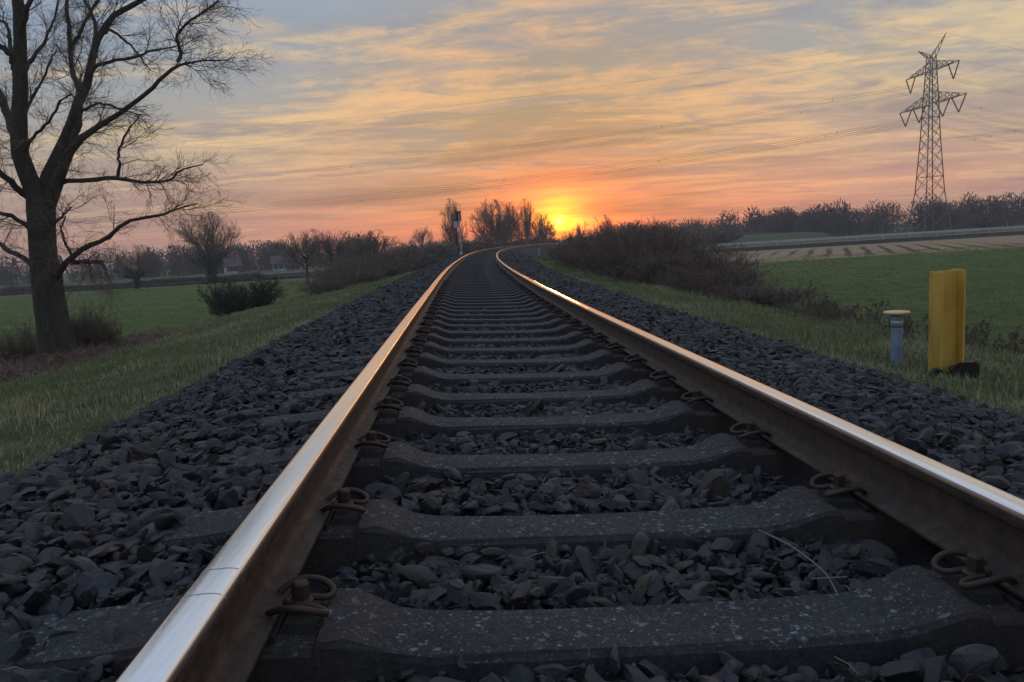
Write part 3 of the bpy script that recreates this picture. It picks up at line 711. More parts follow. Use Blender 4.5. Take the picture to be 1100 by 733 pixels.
# ------------------------------------------------------------------ trees
def merge_tubes(parts):
    mb = MB()
    for P, r, n in parts: mb.tubes(P, r, n)
    return mb
def big_tree():
    Y0 = 19.0; px = Y0/F_PX
    def limb(pts, dend, d0=0, K=18):
        n = len(pts); out = []
        for i, (x, y, r) in enumerate(pts):
            t = i/(n-1); out.append((*at(x, y, Y0+d0+(dend-d0)*t), r*px))
        q = resample(out, K); return q[:, :3], q[:, 3]*(.86 if K == 24 else .77)
    trunk = limb([(64, 392, 27), (61, 372, 21), (56, 345, 18), (50, 305, 16.5), (45, 262, 14.5), (44, 235, 15), (43, 212, 15)], 0, K=24)
    base = trunk[0][0]
    LM = [([(44, 222, 14), (36, 204, 12.5), (27, 182, 11.5), (21, 156, 10.5), (21, 125, 9.5), (22, 93, 9), (21, 31, 7.5), (19, -20, 6.5), (26, -90, 5), (20, -170, 2.5)], -.8),
          ([(46, 222, 11), (49, 195, 8.5), (62, 166, 8), (78, 128, 7.2), (91, 96, 6), (99, 67, 5), (106, 39, 4.4), (122, 18, 3.8), (150, 1, 3.2), (180, -20, 2.4), (215, -55, 1.2)], 1.2),
          ([(50, 222, 11), (58, 205, 9), (66, 186, 7.5), (78, 158, 5.5), (99, 140, 3.6), (130, 121, 3.0), (160, 99, 2.6), (170, 87, 2.4), (187, 72, 2.1), (198, 68, 1.4), (220, 65, 1.0), (240, 65, .6), (252, 62, .3)], -1.6),
          ([(60, 200, 5), (66, 196, 3.6), (102, 193, 3.2), (126, 191, 2.7), (153, 196, 2.0), (181, 194, 1.6), (194, 184, 1.2), (218, 177, .7)], -.6),
          ([(60, 298, 5), (64, 291, 4.8), (73, 281, 4.2), (92, 266, 3.4), (112, 258, 2.8), (136, 239, 2.3), (164, 233, 1.8), (184, 226, 1.3), (211, 219, .7)], -1.8),
          ([(74, 281, 3.4), (92, 282, 2.8), (109, 282, 2.2), (114, 292, 1.5), (118, 302, .9)], -2.0),
          ([(45, 292, 5), (34, 284, 3.8), (16, 272, 3.3), (0, 264, 2.8), (-25, 250, 2), (-60, 225, 1)], .8),
          ([(36, 248, 4), (26, 241, 3), (10, 231, 2.6), (-15, 226, 2), (-50, 205, 1)], -1),
          ([(32, 213, 6), (20, 204, 4.4), (8, 192, 4), (-8, 178, 3.4), (-30, 150, 2.4), (-70, 110, 1)], -1.5),
          ([(20, 150, 7), (14, 141, 6.4), (7, 120, 5.6), (-3, 98, 5), (-25, 70, 3.6), (-50, 20, 2)], 1.4),
          ([(20, 84, 5), (15, 72, 4.2), (10, 58, 3.8), (-2, 48, 3), (-25, 28, 2)], -1),
          ([(12, 62, 3), (11, 45, 2.5), (9, 30, 2.1), (-3, 18, 1.5), (-15, 0, 1)], 1),
          ([(26, 122, 3), (30, 114, 2.2), (44, 89, 1.7), (55, 65, 1.2), (60, 53, .6)], 1),
          ([(28, 160, 3), (33, 150, 2.2), (51, 133, 1.8), (65, 109, 1.3), (77, 101, .7)], -1),
          ([(25, 78, 3.4), (34, 64, 2.7), (48, 44, 2), (58, 20, 1.3), (66, -10, .8)], 1.5),
          ([(88, 104, 4), (82, 88, 3.8), (78, 76, 3.4), (75, 52, 3.2), (74, 25, 2.8), (72, 0, 2.4), (78, -40, 1.4)], 2.0),
          ([(77, 48, 2.5), (84, 38, 2.4), (93, 20, 2.0), (106, 0, 1.6), (120, -30, 1)], .4),
          ([(102, 46, 3), (103, 28, 2.6), (96, 10, 2.2), (88, -8, 1.6), (84, -50, 1)], 2.4),
          ([(95, 80, 3), (101, 73, 2.6), (116, 66, 2.3), (143, 61, 1.8), (164, 55, 1.4), (190, 50, .8)], .6),
          ([(191, 66, 2.4), (194, 56, 2.2), (190, 38, 1.8), (200, 26, 1.5), (213, 16, 1.2), (236, 1, .7)], -2.2),
          ([(112, 36, 2.4), (120, 33, 2), (134, 44, 1.6), (148, 58, 1.2), (162, 76, .7)], 2.2),
          ([(84, 128, 2.8), (90, 119, 2), (109, 111, 1.7), (130, 118, 1.3), (152, 124, .7)], 1),
          ([(126, 191, 2.2), (128, 176, 1.8), (127, 163, 1.5), (136, 143, 1.2), (150, 125, .7)], -.2),
          ([(76, 160, 4), (80, 146, 4.6), (84, 132, 4), (86, 118, 3.4), (90, 100, 2.6)], .2),
          ([(78, 278, 2), (71, 262, 1.5), (66, 248, 1.1), (70, 232, .6)], -1),
          ([(58, 240, 2), (68, 232, 1.4), (76, 222, .8)], -.5),
          ([(20, 40, 4), (30, 10, 3), (44, -30, 2.2), (60, -80, 1.2)], -1.6),
          ([(150, 1, 2.6), (165, -18, 2), (172, -50, 1.2)], 2)]
    LP, LR = [], []
    for pts, de in LM:
        d0 = 0 if pts[0][1] > 180 else None
        if d0 is None: d0 = de*.35
        P, r = limb(pts, de, d0); LP.append(P); LR.append(r)
    LP = np.array(LP); LR = np.array(LR)
    g = np.random.default_rng(31)
    jit = g.normal(size=LP.shape)*.012; LP += jit
    root = empty('bare_tree', tuple(base)); tag(root, 'large bare tree with thick forking trunk among brambles at the left', 'tree')
    mb = MB(); P, r = trunk; 
    a = np.linspace(0, 2*np.pi, 20, endpoint=False)
    V, F = tubes(P[None], r[None], 20); V = V.reshape(24, 20, 3); c = P[:, None]; fl = 1+.07*np.sin(5*a+1)[None, :, None]+.04*np.sin(9*a)[None, :, None]
    root_fl = (1+.35*np.exp(-np.arange(24)/2.2))[:, None, None]*1.0
    V = c+(V-c)*fl; V = V.reshape(-1, 3); mb.add(V, F)
    mb.tubes(LP, LR, 10)
    # broken knobs
    V, F = mb.arrays(); V = V-base; V += (np.random.default_rng(2).normal(size=V.shape))*.004
    link('trunk', npmesh('trunk', V, F, M['bark'], True), root)
    c0 = at(75, 130, Y0)
    s1, r1 = grow(g, LP, LR, 230, 1.1, .85, 10, .45, .02, .15, .15, .004, .013, away=c0)
    s2, r2 = grow(g, s1, r1, 1500, .7, .75, 8, .6, .02, .17, .12, .003, .0065, away=c0)
    s2b, r2b = grow(g, LP, LR, 420, .7, .9, 8, .3, .03, .18, .12, .003, .006)
    s2 = np.concatenate([s2, s2b]); r2 = np.concatenate([r2, r2b])
    s3, r3 = grow(g, s2, r2, 7600, .40, .65, 6, .65, .02, .16, .1, .0022, .004)
    s4, r4 = grow(g, s3, r3, 10000, .2, .6, 4, .7, .02, .15, .1, .0019, .0026)
    mb = MB(); mb.tubes(s1-base, r1, 6); mb.tubes(s2-base, r2, 4); mb.tubes(s3-base, r3, 3); mb.tubes(s4-base, r4, 3)
    mb.build('crown', M['twig'], root)
    return base
TREE_BASE = big_tree()

def bare_proto(seed, H=9., W=9., trunkh=.28, n=(9, 70, 620, 3200), rt=.22, rend=.012, fork=.55, ivy=0, spread=.7, lowest=-28):
    """bare broad crowned tree with its foot at the origin; returns trunk mesh, crown mesh, ivy mesh"""
    g = np.random.default_rng(seed)
    tp = resample([(0, 0, -.3), (.05*H*g.normal()*.3, 0, H*trunkh*.5), (.1*g.normal(), .1*g.normal(), H*trunkh), (.2*g.normal(), .2*g.normal(), H*(trunkh+.25)), (.3*g.normal(), 0, H*.85)], 10)
    tr = np.interp(np.linspace(0, 1, 10), [0, .06, .4, .7, 1], [rt*1.35, rt, rt*.8, rt*.45, rend*2])
    k = n[0]; az = np.arange(k)*2.4+g.random(k); L0, R0 = [], []
    for i in range(k):
        f = (i+.5)/k; t = trunkh*(.75+.5*f); p = np.array([np.interp(t/.85, np.linspace(0, 1, 10), tp[:, j]) for j in range(3)]); p[2] = t*H
        el = R_(lowest)+f**.75*(R_(84)-R_(lowest)); out = np.array([math.cos(az[i]), math.sin(az[i]), 0])
        end = np.array([0, 0, H*.53])+out*math.cos(el)*W*.40*(.85+.3*g.random())+np.array([0, 0, math.sin(el)*H*(.32 if el > 0 else .22)])
        q = [p+(end-p)*u+np.array([0, 0, -.06*H*math.sin(u*np.pi)*math.cos(el)])+g.normal(size=3)*.02*H*(u > 0)*(u < 1) for u in np.linspace(0, 1, 6)]
        L0.append(resample(q, 8)); R0.append(np.linspace(rt*.42, rend*1.6, 8))
    L0 = np.array(L0); R0 = np.array(R0)
    tp = tp[:7]; tp[:, :] = resample(tp, 7); tr = tr[:7]
    c0 = np.array([0, 0, H*trunkh])
    s1, r1 = grow(g, L0, R0, n[1], H*.24, .62, 7, .55, .02, .11, .10, rend*1.2, rt*.22, away=c0, taperL=.25)
    s2, r2 = grow(g, np.concatenate([L0[:, 1:], s1]), np.concatenate([R0[:, 1:], r1]), n[2], H*.15, .6, 6, .6, .02, .12, .25, rend, rt*.10, away=c0, taperL=.15)
    s3, r3 = grow(g, s2, r2, n[3], H*.085, .6, 4, .7, .02, .13, .1, rend*.8, rt*.06, away=c0, taperL=.1)
    def dome(P):
        c = np.array([0, 0, H*.55]); q = (P-c)/np.array([W*.5, W*.5, H*.44]); rho = np.linalg.norm(q, axis=-1, keepdims=True)
        lim = np.where(rho > .75, .75+.42*np.tanh((rho-.75)/.42), rho); return c+(P-c)*lim/np.maximum(rho, 1e-6)
    L0, s1, s2, s3 = dome(L0), dome(s1), dome(s2), dome(s3)
    a = MB(); a.tubes(tp[None], tr[None], 9); a.tubes(L0, R0, 6)
    b = MB(); b.tubes(s1, r1, 4); b.tubes(s2, r2, 3); b.tubes(s3, r3, 3)
    iv = None
    if ivy:
        m = MB(); pp, rr = [], []
        nl = ivy; 
        src = np.concatenate([np.repeat(resample(tp, 8)[None], 4, 0), L0[:7]]); 
        i = g.integers(0, len(src), nl); t = g.random(nl)*(.6*7); j = t.astype(int); w = (t-j)[:, None]
        c = src[i, j]*(1-w)+src[i, j+1]*w+g.normal(size=(nl, 3))*rt*1.1; c[:, 2] = np.abs(c[:, 2])
        n1 = unit(g.normal(size=(nl, 3)))*.14; n2 = unit(np.cross(n1, g.normal(size=(nl, 3))))*.12
        V = np.stack([c-n1, c+n2, c+n1, c-n2], 1).reshape(-1, 3); m.add(V, np.arange(nl*4).reshape(-1, 4)); iv = m
    return a, b, iv
def place_tree(p, px, ybase, ytop, Y, rz, label, group=None, wide=None, cat='tree', name='bare_tree', H0=9., drop=0.):
    """stand a prototype at distance Y under pixel column px, tall enough to reach ytop"""
    gx = at(px, ybase, Y); top = at(px, ytop, Y)
    gzv = float(ground_z(np.array(gx[0]), np.array(Y))); H = top[2]-gzv
    root = empty(name, (gx[0], Y, gzv-drop), rz); tag(root, label, cat, group)
    s = H/H0; w = wide or s; root.scale = (w, w, s)
    for nm, me in p: link(nm, me, root)
    return root
def proto_mesh(a, b, iv=None, ma='bark', mbm='twig_far'):
    out = []
    V, F = a.arrays(); out.append(('trunk', npmesh('trunk', V, F, M[ma], True)))
    V, F = b.arrays(); out.append(('crown', npmesh('crown', V, F, M[mbm])))
    if iv: V, F = iv.arrays(); out.append(('ivy', npmesh('ivy', V, F, M['ivy'])))
    return out
PA = proto_mesh(*bare_proto(1, W=10, n=(16, 120, 900, 3600), rt=.26, rend=.011, ivy=1500, lowest=-8))
PB = proto_mesh(*bare_proto(2, W=8, n=(11, 80, 620, 2400), rt=.2, rend=.012, trunkh=.36, lowest=-5))
PC = proto_mesh(*bare_proto(3, W=6.5, n=(12, 90, 800, 2800), rt=.17, rend=.014, trunkh=.16, spread=.3))
PD = proto_mesh(*bare_proto(5, W=10, n=(20, 150, 1300, 4800), rt=.2, rend=.015, trunkh=.12, spread=.9))
PE = proto_mesh(*bare_proto(6, W=8, n=(12, 80, 500, 1600), rt=.16, rend=.015, ivy=2600))
place_tree(PA, 228, 303, 229, 104, .4, 'round crowned bare tree with ivy clad trunk standing in the left field', wide=1.05)
place_tree(PE, 147, 307, 263, 100, 1.2, 'small ivy covered bare tree right behind the big trunk', wide=.75)
place_tree(PB, 331, 305, 246, 78, 2.0, 'bare tree with leaning stems left of its twin before the left shrubs', wide=.75)
place_tree(PB, 357, 303, 246, 84, 4.1, 'slender bare tree between the leaning tree and the dense shrubs', wide=.72)
place_tree(PD, 399, 300, 249, 90, 2.6, 'low spreading bare tree rising out of the left shrubs', wide=.85)
place_tree(PB, 455, 275, 243, 190, .6, 'faint small round bare tree far left of the signal', wide=.75)
place_tree(PC, 489, 272, 216, 118, 1.4, 'tall pale feathery bare tree right behind the signal', wide=.7)
place_tree(PD, 533, 268, 216, 150, .2, 'big dense round bare tree right of the signal', wide=1.15)
place_tree(PC, 549, 268, 220, 158, 3.2, 'narrow bare tree leaning on the big round tree', wide=.95)
place_tree(PC, 567, 266, 216, 165, 2.2, 'upright bare tree between the round tree and the sun', wide=.85)
place_tree(PD, 583, 262, 230, 172, 5.2, 'low bare tree directly left of the setting sun', wide=.8)
place_tree(PC, 622, 262, 241, 185, .9, 'small upright bare tree just right of the sun', wide=.35)

# shrubs -------------------------------------------------------------------------------
def shrub_proto(seed, nst=70, H=2.6, W=1.6, n2=700, n3=4200, rend=.006, lean=.45, mt='twig', arch=False, leaf=0):
    g = np.random.default_rng(seed)
    b = g.normal(size=(nst, 2))*W*.33; K = 8
    az = np.arctan2(b[:, 1], b[:, 0])+g.normal(size=nst)*.5
    d = unit(np.stack([np.cos(az)*lean, np.sin(az)*lean, 1+0*az], -1)+g.normal(size=(nst, 3))*.18)
    pts = [np.stack([b[:, 0], b[:, 1], -.15+0*az], -1)]; L = H*g.uniform(.55, 1.05, nst)
    for k in range(K-1):
        pts.append(pts[-1]+d*(L/(K-1))[:, None]); d = unit(d+g.normal(size=(nst, 3))*.12+(np.array([0, 0, -.28]) if arch else 0))
    P = np.stack(pts, 1); r = np.linspace(1, .3, K)[None]*g.uniform(.008, .02, nst)[:, None]
    s2, r2 = grow(g, P, r, n2, H*.34, .6, 6, .6, -.02 if arch else .12, .18, .12, rend, .012)
    s3, r3 = grow(g, s2, r2, n3, H*.17, .6, 4, .7, 0 if arch else .08, .2, .1, rend*.8, .007)
    a = MB(); a.tubes(P, r, 4); b = MB(); b.tubes(s2, r2, 3); b.tubes(s3, r3, 3)
    if leaf:
        i = g.integers(0, len(s3), leaf); c = s3[i, g.integers(0, 4, leaf)]+g.normal(size=(leaf, 3))*.02
        n1 = unit(g.normal(size=(leaf, 3)))*.035; n2_ = unit(np.cross(n1, g.normal(size=(leaf, 3))))*.022
        b.add(np.stack([c-n1, c+n2_, c+n1, c-n2_], 1).reshape(-1, 3), np.arange(leaf*4).reshape(-1, 4))
    V, F = a.arrays(); A = npmesh('stems', V, F, M['bark'] if mt != 'twig_red' else M['twig_red'])
    V, F = b.arrays(); B = npmesh('crown', V, F, M[mt]); return [('stems', A), ('crown', B)]
SH = [shrub_proto(41), shrub_proto(42, 80, 2.6, 2.2, 800, 5000, .007, .6), shrub_proto(43, 50, 2.6, 1.2, 600, 3600, .006, .3), shrub_proto(44, 90, 2.6, 2.6, 900, 5200, .008, .7)]
SHF = [shrub_proto(51, 60, 2.6, 2.4, 900, 5000, .014, .6, 'twig_far'), shrub_proto(52, 60, 2.6, 2.0, 900, 5000, .014, .5, 'twig_far')]
BR = [shrub_proto(61, 90, 1.1, 2.4, 700, 3200, .0035, .9, 'twig_red', True, 500), shrub_proto(62, 80, 1.1, 2.0, 600, 2800, .0035, 1.0, 'twig_red', True, 700)]
EVG = [shrub_proto(71, 90, 2.6, 2.4, 900, 5200, .008, .55, 'evergreen', False, 26000)]
def shrub(p, x, y, H, W, label, group, g, H0=2.6, name='bare_shrub', cat='shrub'):
    z = float(ground_z(np.array(x), np.array(y)))
    root = empty(name, (x, y, z), g.uniform(0, 6.28)); tag(root, label, cat, group)
    root.scale = (W/2.4, W/2.4, H/H0)
    for nm, me in p: link(nm, me, root)
    return root
g = np.random.default_rng(17)
# right hedge along the foot of the bank: (distance, offset, height, width)
HR = [(16.5, 7.2, .42, 1.0), (17.6, 7.9, .5, 1.2), (18.8, 6.9, .6, 1.4), (20.2, 7.3, .75, 1.6), (21.6, 6.6, .95, 1.8), (23.2, 7.0, 1.15, 2.0), (24.8, 6.4, 1.4, 2.2),
      (26.4, 6.9, 1.65, 2.4), (28, 6.3, 1.95, 2.5), (30, 6.9, 2.2, 2.6), (32.5, 6.4, 2.4, 2.8), (35, 7.0, 2.35, 2.8), (38, 6.5, 2.1, 2.8), (41.5, 7.1, 2.1, 3.0), (46, 6.8, 2.1, 3.2), (51, 7.2, 2.05, 3.2), (57, 7.4, 1.9, 3.4), (64, 7.2, 1.75, 3.4),
      (72, 7.6, 1.7, 3.4), (81, 7.2, 1.5, 3.6), (90, 7.8, 1.5, 3.6), (101, 7.4, 1.5, 4), (114, 7.6, 1.6, 4.4), (128, 7.6, 1.8, 5), (143, 7.6, 2.2, 5), (160, 7.6, 2.6, 6)]
for i, (y, o_, H, W) in enumerate(HR):
    shrub((SH if y < 60 else SHF)[i % (4 if y < 60 else 2)], float(xc(y))+o_/float(ch(y))+g.normal()*.2, y, H*g.uniform(.92, 1.08), W, 'bare brown shrub in the long thicket right of the track', 'shrubs of the right hand thicket', g)
    if 27 < y < 110:
        shrub((SH if y < 60 else SHF)[(i+1) % 2], float(xc(y))+o_/float(ch(y))+1.6+g.normal()*.3, y+1.2, H*g.uniform(.8, 1.15), W, 'bare brown shrub in the long thicket right of the track', 'shrubs of the right hand thicket', g)
# taller shrubs sticking out of it
place_tree(PC, 655, 300, 233, 62, .9, 'thin bare sapling above the middle of the right thicket', wide=.32)
place_tree(PD, 689, 300, 238, 44, 2.9, 'dense dome of bare branches topping the right thicket', wide=.36)
place_tree(PD, 706, 300, 243, 46, 1.1, 'low bare crown beside the dome in the right thicket', wide=.30)
# left thicket at the foot of the bank
HL = [(34, -7.2, .7, 1.4), (38, -6.8, .9, 1.8), (42, -8.0, 1.3, 2.4), (44, -6.4, 1.1, 1.8), (47, -8.6, 1.6, 2.6), (50, -6.6, 1.5, 2.4), (53, -9.2, 2.0, 2.8), (57, -6.8, 1.8, 2.8), (61, -9, 2.2, 3), (66, -6.8, 1.9, 3), (72, -9, 2.3, 3.4), (79, -6.8, 2.0, 3.4),
      (87, -8, 2.2, 3.8), (96, -6.8, 2.2, 4), (106, -7.6, 2.3, 4.4), (118, -6.8, 2.3, 5), (131, -7.4, 2.5, 5), (146, -7, 2.6, 5.4), (162, -7, 2.8, 5.6), (180, -7, 3, 6), (200, -6, 3.2, 7)]
for i, (y, o_, H, W) in enumerate(HL):
    shrub((SH if y < 60 else SHF)[i % (4 if y < 60 else 2)], float(xc(y))+o_/float(ch(y)), y, H, W, 'bare dark shrub in the thicket left of the track', 'shrubs of the left hand thicket', g)
# far shrubs closing the view behind the curve
for i, (px, Y, H, W) in enumerate([(505, 170, 2.6, 7), (520, 180, 3.4, 9), (536, 190, 3.4, 9), (552, 200, 3.6, 10), (570, 230, 3.8, 11), (588, 262, 3.4, 12), (612, 300, 3.2, 12), (632, 280, 3.6, 12), (645, 240, 3.6, 10)]):
    p = at(px, 262, Y); shrub(SHF[i % 2], p[0], Y, H, W, 'hazy shrub closing the view behind the far bend', 'shrubs behind the far bend', g)
# round dark bush in the left field
p = at(262, 335, 37.5)
shrub(EVG[0], p[0], 37.5, 1.85, 1.75, 'round dark bush standing alone in the left field', None, g, name='round_bush', cat='bush')
# brambles round the foot of the big tree
for i, (px, py, Y, H, W) in enumerate([(5, 405, 14.5, .95, 2.6), (14, 398, 15.6, .75, 2.2), (2, 385, 17, .9, 2.4), (108, 392, 17.4, .5, 1.8), (120, 382, 18.4, .6, 2.4), (-25, 400, 15.4, 1.1, 2.8), (150, 372, 19.8, .5, 2.2), (60, 385, 20.6, 1.0, 3.0), (185, 362, 22.5, .45, 2.2), (100, 380, 21, .9, 2.6), (-20, 380, 19, 1.2, 3)]):
    p = at(px, py, Y); shrub(BR[i % 2], p[0], Y, H, W, 'reddish brown bramble tangle around the foot of the big tree', 'brambles around the big tree', g, 1.1, 'bramble', 'bramble')
# long stems standing beside the trunk
for i, (px, Y, H, W) in enumerate([(88, 20.4, 1.5, 1.0), (20, 20.6, 1.5, 1.1), (112, 20.2, 1.1, .8)]):
    p = at(px, 380, Y); shrub(SH[2], p[0], Y, H, W, 'thin upright suckers standing %s' % ('right beside the big trunk', 'left of the big trunk', 'a step right of the big trunk')[i], None, g, name='tree_suckers', cat='suckers')
# dead docks and scrub between the right bank and the meadow
def dock_proto(seed):
    g = np.random.default_rng(seed); n = 9
    b = g.normal(size=(n, 2))*.10; P = []; 
    d = unit(np.concatenate([g.normal(size=(n, 2))*.22, np.ones((n, 1))], 1)); L = g.uniform(.35, .8, n)
    pts = [np.concatenate([b, np.full((n, 1), -.03)], 1)]
    for k in range(5): pts.append(pts[-1]+d*(L/5)[:, None]); d = unit(d+g.normal(size=(n, 3))*.08)
    P = np.stack(pts, 1); r = np.tile(np.linspace(.006, .002, 6), (n, 1))
    a = MB(); a.tubes(P, r, 4)
    s, rr = grow(g, P, r, 60, .14, .5, 4, .7, .3, .1, .4, .002, .003); a.tubes(s, rr, 3)
    m = 420; i = g.integers(0, len(s), m); c = s[i, g.integers(1, 4, m)]+g.normal(size=(m, 3))*.008
    n1 = unit(g.normal(size=(m, 3)))*.010; n2 = unit(np.cross(n1, g.normal(size=(m, 3))))*.008
    h = MB(); h.add(np.stack([c-n1, c+n2, c+n1, c-n2], 1).reshape(-1, 3), np.arange(m*4).reshape(-1, 4))
    na = sum(len(f) for f in a.arrays()[1]); a.add(np.concatenate(h.V), np.concatenate(h.F[4])); V, F = a.arrays()
    return npmesh('dead_dock', V, F, None, mats=[M['hay'], M['docks']], midx=[0]*na+[1]*m)
DK = [dock_proto(81), dock_proto(82), dock_proto(83)]
for i in range(46):
    Y = g.uniform(8.5, 21); o_ = 4.9+g.random()*2.4+(Y-8)*.08
    x = float(xc(Y))+o_; z = float(ground_z(np.array(x), np.array(Y)))
    root = link('dead_dock', DK[i % 3]); root.location = (x, Y, z); root.rotation_euler = (0, 0, g.uniform(0, 6)); sc = g.uniform(.5, 1.05); root.scale = (sc*1.2, sc*1.2, sc*.8)
    tag(root, 'dead brown dock plant on the right bank before the meadow', 'weed', 'dead docks on the right bank')

# far woods -----------------------------------------------------------------------------
def wood(name, label, g, x0, x1, y0, y1, n, hmin, hmax, nt_=190, dens=1., ever=.0):
    mb = MB(); Ptr, Rtr = [], []
    for i in range(n):
        x = g.uniform(x0, x1); y = g.uniform(y0, y1); H = g.uniform(hmin, hmax); W = H*g.uniform(.28, .42); conif = g.random() < ever
        m = int(nt_*1.7)
        # twigs reach outwards and up through an egg shaped crown
        u = unit(g.normal(size=(m, 3))); rr = g.random(m)**.4; c = np.stack([u[:, 0]*W*rr, u[:, 1]*W*rr, H*.58+u[:, 2]*H*.42*rr], -1)
        if conif:
            t = g.random(m); rad = (1-t)*W*.75; az = g.uniform(0, 6.28, m); c = np.stack([np.cos(az)*rad, np.sin(az)*rad, H*(.12+.9*t)], -1); u = np.stack([np.cos(az), np.sin(az), -.2+0*az], -1)
        low = (g.random(m) < .35) & (not conif); c[low, 2] = g.uniform(.02, .45, low.sum())*H; c[low, :2] *= .9
        d = unit(c-np.array([0, 0, H*.3])+g.normal(size=(m, 3))*H*.1)
        if conif: d = u
        L = H*g.uniform(.04, .10, m)[:, None]
        P = np.stack([c-d*L*.5, c+g.normal(size=(m, 3))*.06, c+d*L*.5], 1)+np.array([x, y, 0]); r = np.tile([.10, .07, .03], (m, 1))*g.uniform(.7, 1.6, m)[:, None]*(H/9)
        Ptr.append(P); Rtr.append(r)
        tk = np.array([[(x, y, -.2), (x, y, H*.35), (x+g.normal()*.3, y, H*.8)]]); mb.tubes(tk, np.array([[.22, .17, .06]]), 4)
    mb.tubes(np.concatenate(Ptr), np.concatenate(Rtr), 3)
    return tag(mb.build(name, M['wood_far']), label, 'wood', kind='stuff')
g = np.random.default_rng(23)
wood('distant_wood', 'long dark belt of bare woodland behind the road and pylon', g, 60, 420, 190, 250, 430, 7.0, 10.0, 210, ever=.03)
wood('distant_wood', 'hazy strip of bare woodland low on the right behind the thicket', g, 30, 110, 230, 290, 90, 6, 9.0, 200)
wood('distant_wood', 'grey hazy belt of trees behind the road at the left', g, -330, -95, 165, 240, 190, 4.5, 8.0, 200, ever=.15)
wood('distant_wood', 'low dark copse behind the two slim trees left of the signal', g, -110, -38, 190, 240, 80, 6.5, 9.5, 200)
wood('distant_wood', 'faint far copse left of the signal', g, -50, -12, 300, 350, 50, 5, 8, 170)
# roadside hedges
def hedge(name, label, a, b, w, H, g, n):
    t = g.random(n); a = np.array(a, float); b = np.array(b, float); p = a+(b-a)*t[:, None]; h = H*(.75+.35*np.sin(t*61)*np.sin(t*23))
    c = np.stack([p[:, 0], p[:, 1]+g.normal(size=n)*w*.4, g.random(n)*h], -1); d = unit(g.normal(size=(n, 3))*np.array([1, 1, .6])+np.array([0, 0, .8])); L = g.uniform(.2, .6, n)[:, None]
    mb = MB(); mb.tubes(np.stack([c-d*L/2, c+d*L/2], 1), np.tile([.05, .02], (n, 1)), 3); return tag(mb.build(name, M['wood_far']), label, 'hedge')
hedge('hedge', 'low dark hedge in front of the left road', (-300, 117.5), (-40, 120.5), 1.4, .95, g, 26000)
hedge('hedge', 'ragged low hedge along the far edge of the left meadow', (-260, 101), (-22, 106), 1.0, .45, g, 14000)
# a few separate trees in front of the right-hand wood
for i, (px, yt, Y, w) in enumerate([(1024, 224, 150, .7), (1056, 229, 160, .8), (937, 231, 170, .7), (771, 246, 140, .6), (735, 247, 130, .6)]):
    place_tree((PB, PA, PC)[i % 3], px, 262, yt, Y, i*1.3, ['bare tree right beside the pylon foot', 'bare tree with ivy standing right of the pylon', 'bare tree standing in the wood edge left of the pylon', 'bare tree at the left end of the far road', 'bare tree rising behind the right end of the thicket'][i], wide=w)

# ------------------------------------------------------------------ houses far left
def house(px, py, Y, L, D, H, RH, rz, label, wm='wall_white'):
    p = at(px, py, Y); root = empty('farm_house', (p[0], Y, 0), rz); tag(root, label, 'house')
    mb = MB(); x, y = L/2, D/2
    V = [(-x, -y, -.3), (x, -y, -.3), (x, y, -.3), (-x, y, -.3), (-x, -y, H), (x, -y, H), (x, y, H), (-x, y, H), (-x, 0, H+RH), (x, 0, H+RH)]
    mb.add(V, [[0, 1, 5, 4], [2, 3, 7, 6]]); s = mb.n-10
    mb.F.setdefault(5, []).append(np.array([[1+s, 2+s, 6+s, 9+s, 5+s], [3+s, 0+s, 4+s, 8+s, 7+s]])); mb.build('wall', M[wm], root)
    t = .16; e = .4; k = RH/y; r = MB()
    for sg in (-1, 1):
        a = [(-x-e, sg*(y+e), H-e*k+.02), (x+e, sg*(y+e), H-e*k+.02), (x+e, 0, H+RH+.02), (-x-e, 0, H+RH+.02)]
        b = [(q[0], q[1], q[2]+t) for q in a]; r.add(a+b, [[0, 1, 2, 3], [4, 5, 6, 7], [0, 1, 5, 4], [1, 2, 6, 5], [2, 3, 7, 6], [3, 0, 4, 7]])
    ro = r.build('roof', M['roof'], root); MB().box((x*.4, 0, H+RH+.3), (.6, .6, 1.2)).build('chimney', M['wall_brick'], ro)
    wv, wf = MB().box((0, 0, 0), (1.1, .06, 1.2)).arrays(); wme = npmesh('window', wv, wf, M['glass'])
    for i in range(3): w = link('window', wme, root, (-x*.6+i*x*.6, -y-.01, H*.55))
    MB().box((x*.78, -y-.012, 1.0), (1.0, .06, 2.0)).build('door', M['roof'], root)
house(303, 290, 186, 4.2, 4, 1.9, 1.7, .25, 'white walled farm house far off between the slim trees')
house(319, 290, 192, 4.4, 4, 1.3, 1.5, -.2, 'low grey roofed barn beside the white farm house')
house(250, 292, 190, 3.6, 4, 2.0, 1.9, .5, 'white gabled house seen behind the round crowned tree')

